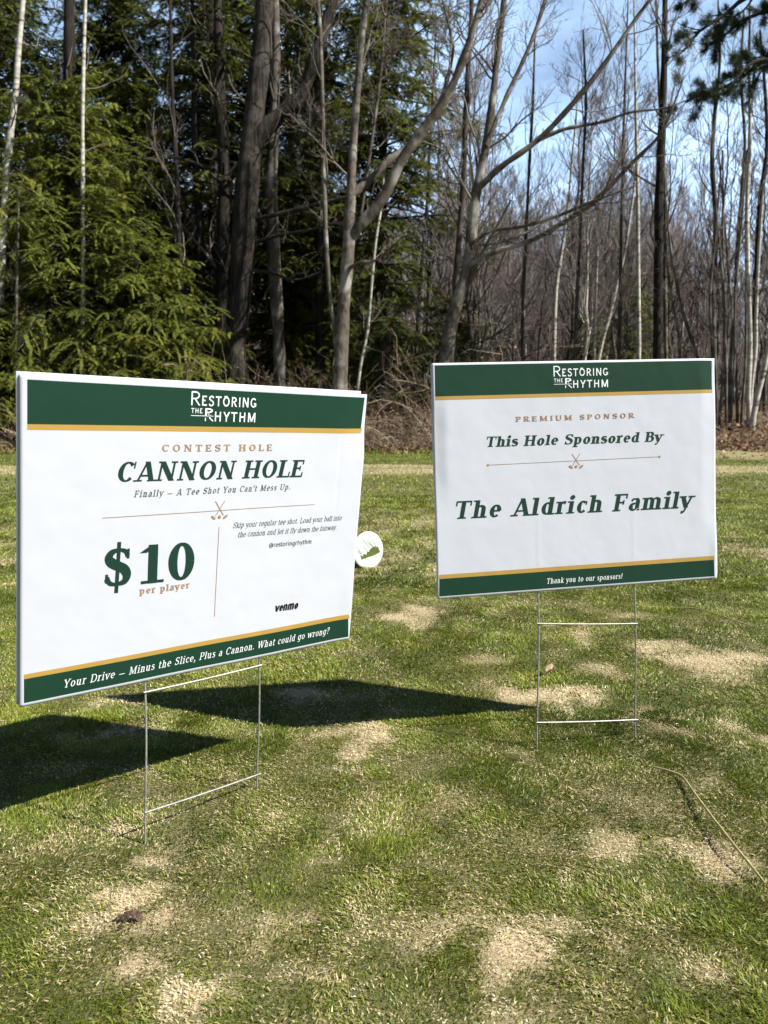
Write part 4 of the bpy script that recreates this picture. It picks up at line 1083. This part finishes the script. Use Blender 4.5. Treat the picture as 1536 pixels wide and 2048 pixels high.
# tall dark evergreens behind the big trunks
hD = hemlock('hemlock_tree', 'tall dark hemlock filling the sky above the thickest trunk', 16.5, 3.6, 106, M_hemlock_dark, M_bark_black, 400, .30, 18, 56, leafL=.07, loc=hem_at(455, 23.6), sparse=.12)
hemlock('hemlock_tree', 'sparse dark hemlock whose thin boughs cross in front of the thickest trunk', 14.0, 2.9, 116, M_hemlock_dark, M_bark_black, 120, .42, 15, 60, leafL=.055, loc=hem_at(408, 20.6), sparse=.35, vshift=.1)
hemlock('hemlock_tree', 'sparse hemlock right of the heavy forking limb, its boughs over the maple fork', 13.0, 2.7, 117, M_hemlock_dark, M_bark_black, 130, .34, 15, 60, leafL=.055, loc=hem_at(640, 21.6), sparse=.25, vshift=.15)
hE = hemlock('hemlock_tree', 'tall hemlock whose top shows right of the heavy forking limb', 17.5, 3.4, 107, M_hemlock_dark, M_bark_black, 400, .30, 18, 56, leafL=.07, loc=hem_at(765, 22.4), sparse=.1, vshift=.12)
copy_thing(hD, hem_at(250, 25.0), 1.3, (1, 1, 1.0), 'tall dim hemlock standing behind the tallest bright green hemlock')
copy_thing(hE, hem_at(590, 25.5), 2.6, (1, 1, .95), 'tall dim hemlock behind the trunk with pale grey patches')
copy_thing(hD, hem_at(30, 25.0), 4.0, (1, 1, 1.05), 'tall dim hemlock behind the leaning white birch at the left edge')
copy_thing(hD, hem_at(-60, 22.5), 2.2, (1, 1, 1.0), 'tall dim hemlock mostly beyond the left edge of the picture')
copy_thing(hB, hem_at(560, 24.5), .7, (1.2, 1.2, 1.3), 'dim low hemlock in the shade behind the trunk with pale grey patches')
copy_thing(hB, hem_at(330, 23.5), 3.7, (1.2, 1.2, 1.3), 'dim low hemlock in the shade between the green hemlocks and the dark trunks')
copy_thing(hB, hem_at(660, 26.5), 5.0, (1.3, 1.3, 1.4), 'farthest low hemlock, seen through the gap left of the low-forked maple')
hF = hemlock('spruce_tree', 'small dim conifer deep in the bare thicket above the Aldrich sign logo', 4.6, 1.5, 108, M_hemlock_dark, M_bark_black, 110, .03, 14, 36, loc=hem_at(1235, 25.0))
copy_thing(hF, hem_at(1170, 27.0), 1.0, (1, 1, .9), 'dimmer small conifer left behind the one above the Aldrich sign logo')

# overhanging pine bough at the upper right; its trunk stands outside the picture
def pine():
    rng = np.random.default_rng(200)
    Y = 17.2
    bx = 11.6; gz = float(ground_z(bx, Y))
    root = thing('pine_tree', 'dark pine overhanging the upper right corner with long tufted boughs', 'tree', (bx, Y, gz))
    o = np.array([bx, Y, gz])
    mt = MB()
    k = 14; zz = np.linspace(0, 13, k)
    tp = np.stack([zz * .01, zz * 0, zz], -1); mt.tubes(tp[None], np.linspace(.22, .05, k)[None], 12)
    limbs = [path([(1800, 60, 12), (1640, 70, 10), (1536, 115, 9), (1470, 165, 7), (1400, 190, 5), (1372, 205, 3)], Y, Y - .6, 16),
             path([(1800, -150, 14), (1640, -70, 11), (1500, -10, 9), (1450, 30, 8), (1400, 60, 6), (1376, 92, 4), (1350, 118, 2)], Y, Y - .4, 16),
             path([(1800, 20, 11), (1640, 10, 9), (1536, 22, 8), (1488, 40, 6), (1450, 70, 5), (1430, 95, 3)], Y, Y + .5, 16),
             path([(1800, 200, 10), (1640, 150, 9), (1536, 120, 8), (1500, 128, 6), (1470, 160, 4), (1440, 205, 2)], Y, Y - .9, 16),
             path([(1800, -300, 10), (1600, -160, 9), (1480, -80, 8), (1420, -40, 6), (1380, -10, 4), (1372, 4, 2)], Y, Y + .2, 16)]
    P = np.stack([p for p, r in limbs]) - o; R = np.stack([r for p, r in limbs])
    mt.tubes(P, R, 6)
    P1, R1 = grow(P, R, 34, (.7, .2), .18, 6, rng, .25, 1.0, .15, .1, .5, .4)
    mt.tubes(P1, np.maximum(R1, .005), 4)
    mt.build('trunk', M_bark_black, root, True)
    mc = MB()
    ends = np.concatenate([P1[:, 5], P1[:, 4], P1[:, 3]]); dirs = unit(np.concatenate([P1[:, 5] - P1[:, 4]] * 3))
    keep = rng.random(len(ends)) < .8; ends, dirs = ends[keep], dirs[keep]
    n = 110
    b = np.repeat(ends, n, 0) + rng.normal(0, .02, (len(ends) * n, 3)); d0 = np.repeat(dirs, n, 0)
    d = unit(d0 * .75 + rng.normal(0, .55, b.shape) + [0, 0, .12]); s = unit(np.cross(d, rng.normal(0, 1, b.shape)))
    mc.leaves(b, d, s, rng.uniform(.11, .20, len(b)), .008, rng.random(len(b)))
    mc.build('crown', M_pine, root)
pine()

# --- the leafless wood behind: a few growth forms, each copied as an individual tree
def proto(label, H, r, seed, twig, bark, n1=30, up=.34, lenr=.30, ang=.80, lean=.0, group='bare trees of the far wood'):
    rng = np.random.default_rng(seed)
    root = thing('bare_tree', label, 'tree', (0, 0, -50), group)
    k = 20; zz = np.linspace(0, H, k)
    P = np.stack([np.cumsum(rng.normal(lean, .07, k)), np.cumsum(rng.normal(0, .07, k)), zz], -1); P[:, :2] -= P[0, :2]
    R = np.interp(zz / H, [0, .05, 1], [r * 1.25, r, r * .12])
    mt = MB(); mt.tubes(P[None], R[None], 7)
    P1, R1 = grow(P[None], R[None], np.array([n1]), (ang, .2), lenr, 10, rng, .22, .99, up, .10, .45, .3, lvar=.3)
    mt.tubes(P1, np.maximum(R1, .006), 5)
    mt.build('trunk', bark, root, True)
    mc = MB()
    P2, R2 = grow(P1, R1, 10, (.65, .22), .45, 6, rng, .12, .99, up, .15, .5, .4); R2 = np.maximum(R2, .0045)
    mc.tubes(P2, R2, 3, rng.uniform(.1, .8, len(P2)))
    P3, R3 = grow(P2, R2, 8, (.6, .22), .5, 4, rng, .15, .99, up, .15, .7, .5); R3 = np.maximum(R3, .0035)
    mc.tubes(P3, R3, 3, rng.uniform(.1, .9, len(P3)))
    mc.build('crown', twig, root)
    return root
protos = [proto('bare thin tree of the leafless wood behind the lawn', 13.5, .10, 301, M_twig_red, M_bark_slim),
          proto('bare thin tree of the leafless wood behind the lawn', 12.0, .075, 302, M_twig, M_bark_grey, 26, .36),
          proto('bare thin tree of the leafless wood behind the lawn', 14.5, .12, 303, M_twig_red, M_bark_slim, 36, .3, .28),
          proto('bare thin tree of the leafless wood behind the lawn', 10.0, .055, 304, M_twig, M_bark_grey, 26, .4, .30, .7),
          proto('bare thin tree of the leafless wood behind the lawn', 13.0, .085, 305, M_twig_red, M_birch, 28, .4)]
used = set()
def far_tree(i, x, y, s):
    p = protos[i]
    loc = (x, y, float(ground_z(x, y)) - .05)
    sc = (s * RNG.uniform(.85, 1.1), s * RNG.uniform(.85, 1.1), s * RNG.uniform(.88, 1.1))
    if i not in used:
        used.add(i); p.location = loc; p.rotation_euler = (0, 0, RNG.random() * 6.28); p.scale = sc
    else: copy_thing(p, loc, RNG.random() * 6.28, sc)
n_far = 0
tries = 0
spots = []
while n_far < 108 and tries < 6000:
    tries += 1
    y = 20.5 + 30 * RNG.random() ** 1.15
    px = RNG.uniform(-150, 1700)
    if px < 840 and RNG.random() < .72: continue
    x = (px - 768) / F * y
    if any((x - a) ** 2 + (y - b) ** 2 < .45 ** 2 for a, b in spots): continue
    # a thinner gap where the sky shows at the right
    spots.append((x, y)); n_far += 1
    s = RNG.uniform(.60, .92) * (1 - .12 * sm(30, 50, y))
    far_tree(int(RNG.choice(5, p=[.27, .22, .19, .24, .08])), x, y, float(s))

# the wood goes on beyond the trees one can tell apart
def far_wood():
    rng = np.random.default_rng(350)
    n = 2600
    y = 34 + 34 * rng.random(n) ** .8; x = rng.uniform(-.62, .66, n) * y
    rel = x / y
    H = rng.uniform(.62, 1.0, n) * (12.5 + (y - 34) * .15) * (1 - .52 * sm(.34, .50, rel)) * (1 - .10 * fbm(x * .2, y * .2, 7, 2))
    k = 9; P = np.empty((n, k, 3)); P[:, 0] = np.stack([x, y, ground_z(x, y) - .1], -1)
    d = unit(np.stack([rng.normal(0, .06, n), rng.normal(0, .06, n), np.ones(n)], -1))
    for j in range(1, k):
        d = unit(d + rng.normal(0, .045, (n, 3)) * [1, 1, 0]); P[:, j] = P[:, j - 1] + d * (H / (k - 1))[:, None]
    R = np.linspace(1, .15, k)[None] * (.02 + .06 * rng.random(n) ** 2)[:, None]
    mb = MB(); mb.tubes(P, R, 5, np.where(rng.random(n) < .12, 1.0, rng.uniform(.1, .7, n)))
    P1, R1 = grow(P, R, 15, (.7, .2), .24, 6, rng, .08, .99, .35, .12, .5, .3); R1 = np.maximum(R1, .008)
    mb.tubes(P1, R1, 3, rng.uniform(.1, .7, len(P1)))
    P2, R2 = grow(P1, R1, 7, (.65, .22), .5, 4, rng, .15, .99, .3, .15, .6, .5); R2 = np.maximum(R2, .006)
    mb.tubes(P2, R2, 3, rng.uniform(0, .8, len(P2)))
    o = mb.build('far_wood', M_twig_red); o['kind'] = 'stuff'; o['label'] = 'hazy reddish grey mass of leafless wood behind everything'
far_wood()

# ------------------------------------------------------------------ undergrowth and fallen leaves along the wood's edge
def undergrowth():
    rng = np.random.default_rng(400)
    n = 5200
    x = rng.uniform(-13, 13, n); y = EDGE_Y + .15 + rng.random(n) ** 1.7 * 5.5 - 1.2 * sm(5, 8, x)
    hgt = (.35 + 1.5 * rng.random(n) ** 1.5) * (1 - .6 * sm(4.2, 7, x)) * (.5 + .65 * sm(EDGE_Y, EDGE_Y + 1.8, y))
    tall = (rng.random(n) < .07) & (x < 4.5); hgt = np.where(tall, hgt * 1.75 + .3, hgt)
    base = np.stack([x, y, ground_z(x, y) - .02], -1)
    az = rng.random(n) * 2 * pi; lean = np.abs(rng.normal(.35, .3, n))
    d = np.stack([np.cos(az) * np.sin(lean), np.sin(az) * np.sin(lean), np.cos(lean)], -1)
    k = 8; P = np.empty((n, k, 3)); P[:, 0] = base
    for j in range(1, k):
        d = unit(d + np.stack([np.cos(az) * .16, np.sin(az) * .16, -.07 * np.ones(n) - .2 * (j > 5)], -1) + rng.normal(0, .13, (n, 3)))
        P[:, j] = P[:, j - 1] + d * (hgt * 1.35 / (k - 1))[:, None]
    R = np.linspace(1, .35, k)[None] * (rng.uniform(.003, .009, n) * np.where(tall, 1.6, 1))[:, None]
    mb = MB(); mb.tubes(P, R, 4, np.where(tall, rng.uniform(.55, 1, n), rng.uniform(.15, .95, n)))
    P2, R2 = grow(P, R, 4, (.8, .25), .5, 5, rng, .15, .98, .1, .2, .7, .5); R2 = np.maximum(R2, .0025)
    mb.tubes(P2, R2, 3, rng.uniform(.1, 1.0, len(P2)))
    P3, R3 = grow(P2, R2, 1.6, (.8, .3), .6, 4, rng, .15, .98, .1, .25, .7, .5); R3 = np.maximum(R3, .002)
    mb.tubes(P3, R3, 3, rng.uniform(.1, 1.0, len(P3)))
    o = mb.build('undergrowth', M_bramble); o['kind'] = 'stuff'; o['label'] = 'tangle of dry brown brambles along the edge of the wood'
    # leaves caught in it and lying on the ground
    ml = MB()
    q = rng.integers(0, len(P2), 15000); b = P2[q, rng.integers(1, 5, 15000)]
    zrel = b[:, 2] - ground_z(b[:, 0], b[:, 1]); keep = rng.random(len(b)) < np.exp(-np.maximum(zrel, 0) / .28) + .08
    b = b[keep]
    nl = 26000
    xl = rng.uniform(-14, 14, nl); e = EDGE_Y - .1 - 1.7 * sm(5, 8, xl)
    yl = e + rng.random(nl) ** 1.8 * 7
    g_ = np.stack([xl, yl, ground_z(xl, yl) + rng.uniform(.005, .10, nl)], -1)
    # stray leaves on the grass
    ns = 500; xs = rng.uniform(3, 13, ns); ys = 15.9 - np.abs(rng.normal(0, 1.0, ns))
    st = np.stack([xs, ys, ground_z(xs, ys) + .02], -1)
    nd = 2500; xd = rng.uniform(-13, 6, nd); yd = EDGE_Y + .2 - np.abs(rng.normal(0, .45, nd)); dr = np.stack([xd, yd, ground_z(xd, yd) + .02], -1)
    allb = np.concatenate([b, g_, st, dr]); m = len(allb)
    d = unit(rng.normal(0, 1, (m, 3)) * [1, 1, .55]); s = unit(np.cross(d, rng.normal(0, 1, (m, 3))))
    L = rng.uniform(.05, .13, m)
    ml.leaves(allb, d, s, L, L * rng.uniform(.4, .8, m), np.clip(rng.normal(.5, .25, m), 0, 1), rng.normal(0, .012, (m, 3)))
    o = ml.build('leaf_litter', M_litter); o['kind'] = 'stuff'; o['label'] = 'fallen brown leaves drifted along the foot of the wood'
undergrowth()

def leafy_sapling(px, Y, H, label, seed, n=26, w=1.1):
    """young beech still holding its dead leaves"""
    rng = np.random.default_rng(seed)
    loc = hem_at(px, Y); root = thing('beech_sapling', label, 'sapling', loc)
    k = 9
    ns = 6; P = np.empty((ns, k, 3)); P[:, 0] = rng.normal(0, .12, (ns, 3)) * [1, 1, 0]
    d = unit(np.stack([rng.normal(0, .3 * w, ns), rng.normal(0, .3, ns), np.ones(ns)], -1))
    for j in range(1, k):
        d = unit(d + rng.normal(0, .12, (ns, 3))); P[:, j] = P[:, j - 1] + d * (H / (k - 1)) * rng.uniform(.7, 1.05, (ns, 1))
    R = np.linspace(.014, .004, k)[None] * np.ones((ns, 1))
    mt = MB(); mt.tubes(P, R, 5)
    P1, R1 = grow(P, R, 9, (.9, .2), .45, 6, rng, .2, .98, .1, .14, .6, .4); mt.tubes(P1, np.maximum(R1, .003), 4)
    P2, R2 = grow(P1, R1, 5, (.8, .2), .5, 4, rng, .2, .98, .0, .15, .6, .4); mt.tubes(P2, np.maximum(R2, .002), 3)
    mt.build('trunk', M_bark_slim, root, True)
    q = rng.integers(0, len(P2), n * 28); b = P2[q, rng.integers(1, 4, len(q))] + rng.normal(0, .015, (len(q), 3)); m = len(b)
    dd = unit(rng.normal(0, 1, (m, 3)) + [0, 0, -.7]); s = unit(np.cross(dd, rng.normal(0, 1, (m, 3))))
    L = rng.uniform(.05, .095, m); mc = MB(); mc.leaves(b, dd, s, L, L * .55, np.clip(rng.normal(.55, .18, m), 0, 1), rng.normal(0, .01, (m, 3)))
    mc.build('crown', M_litter, root)
leafy_sapling(432, 18.2, 1.75, 'rusty-leaved young beech at the foot of the thickest trunk', 501, 30, 1.4)
leafy_sapling(815, 18.0, 1.45, 'sparse rusty-leaved young beech between the two bare maples', 502, 16, 1.0)
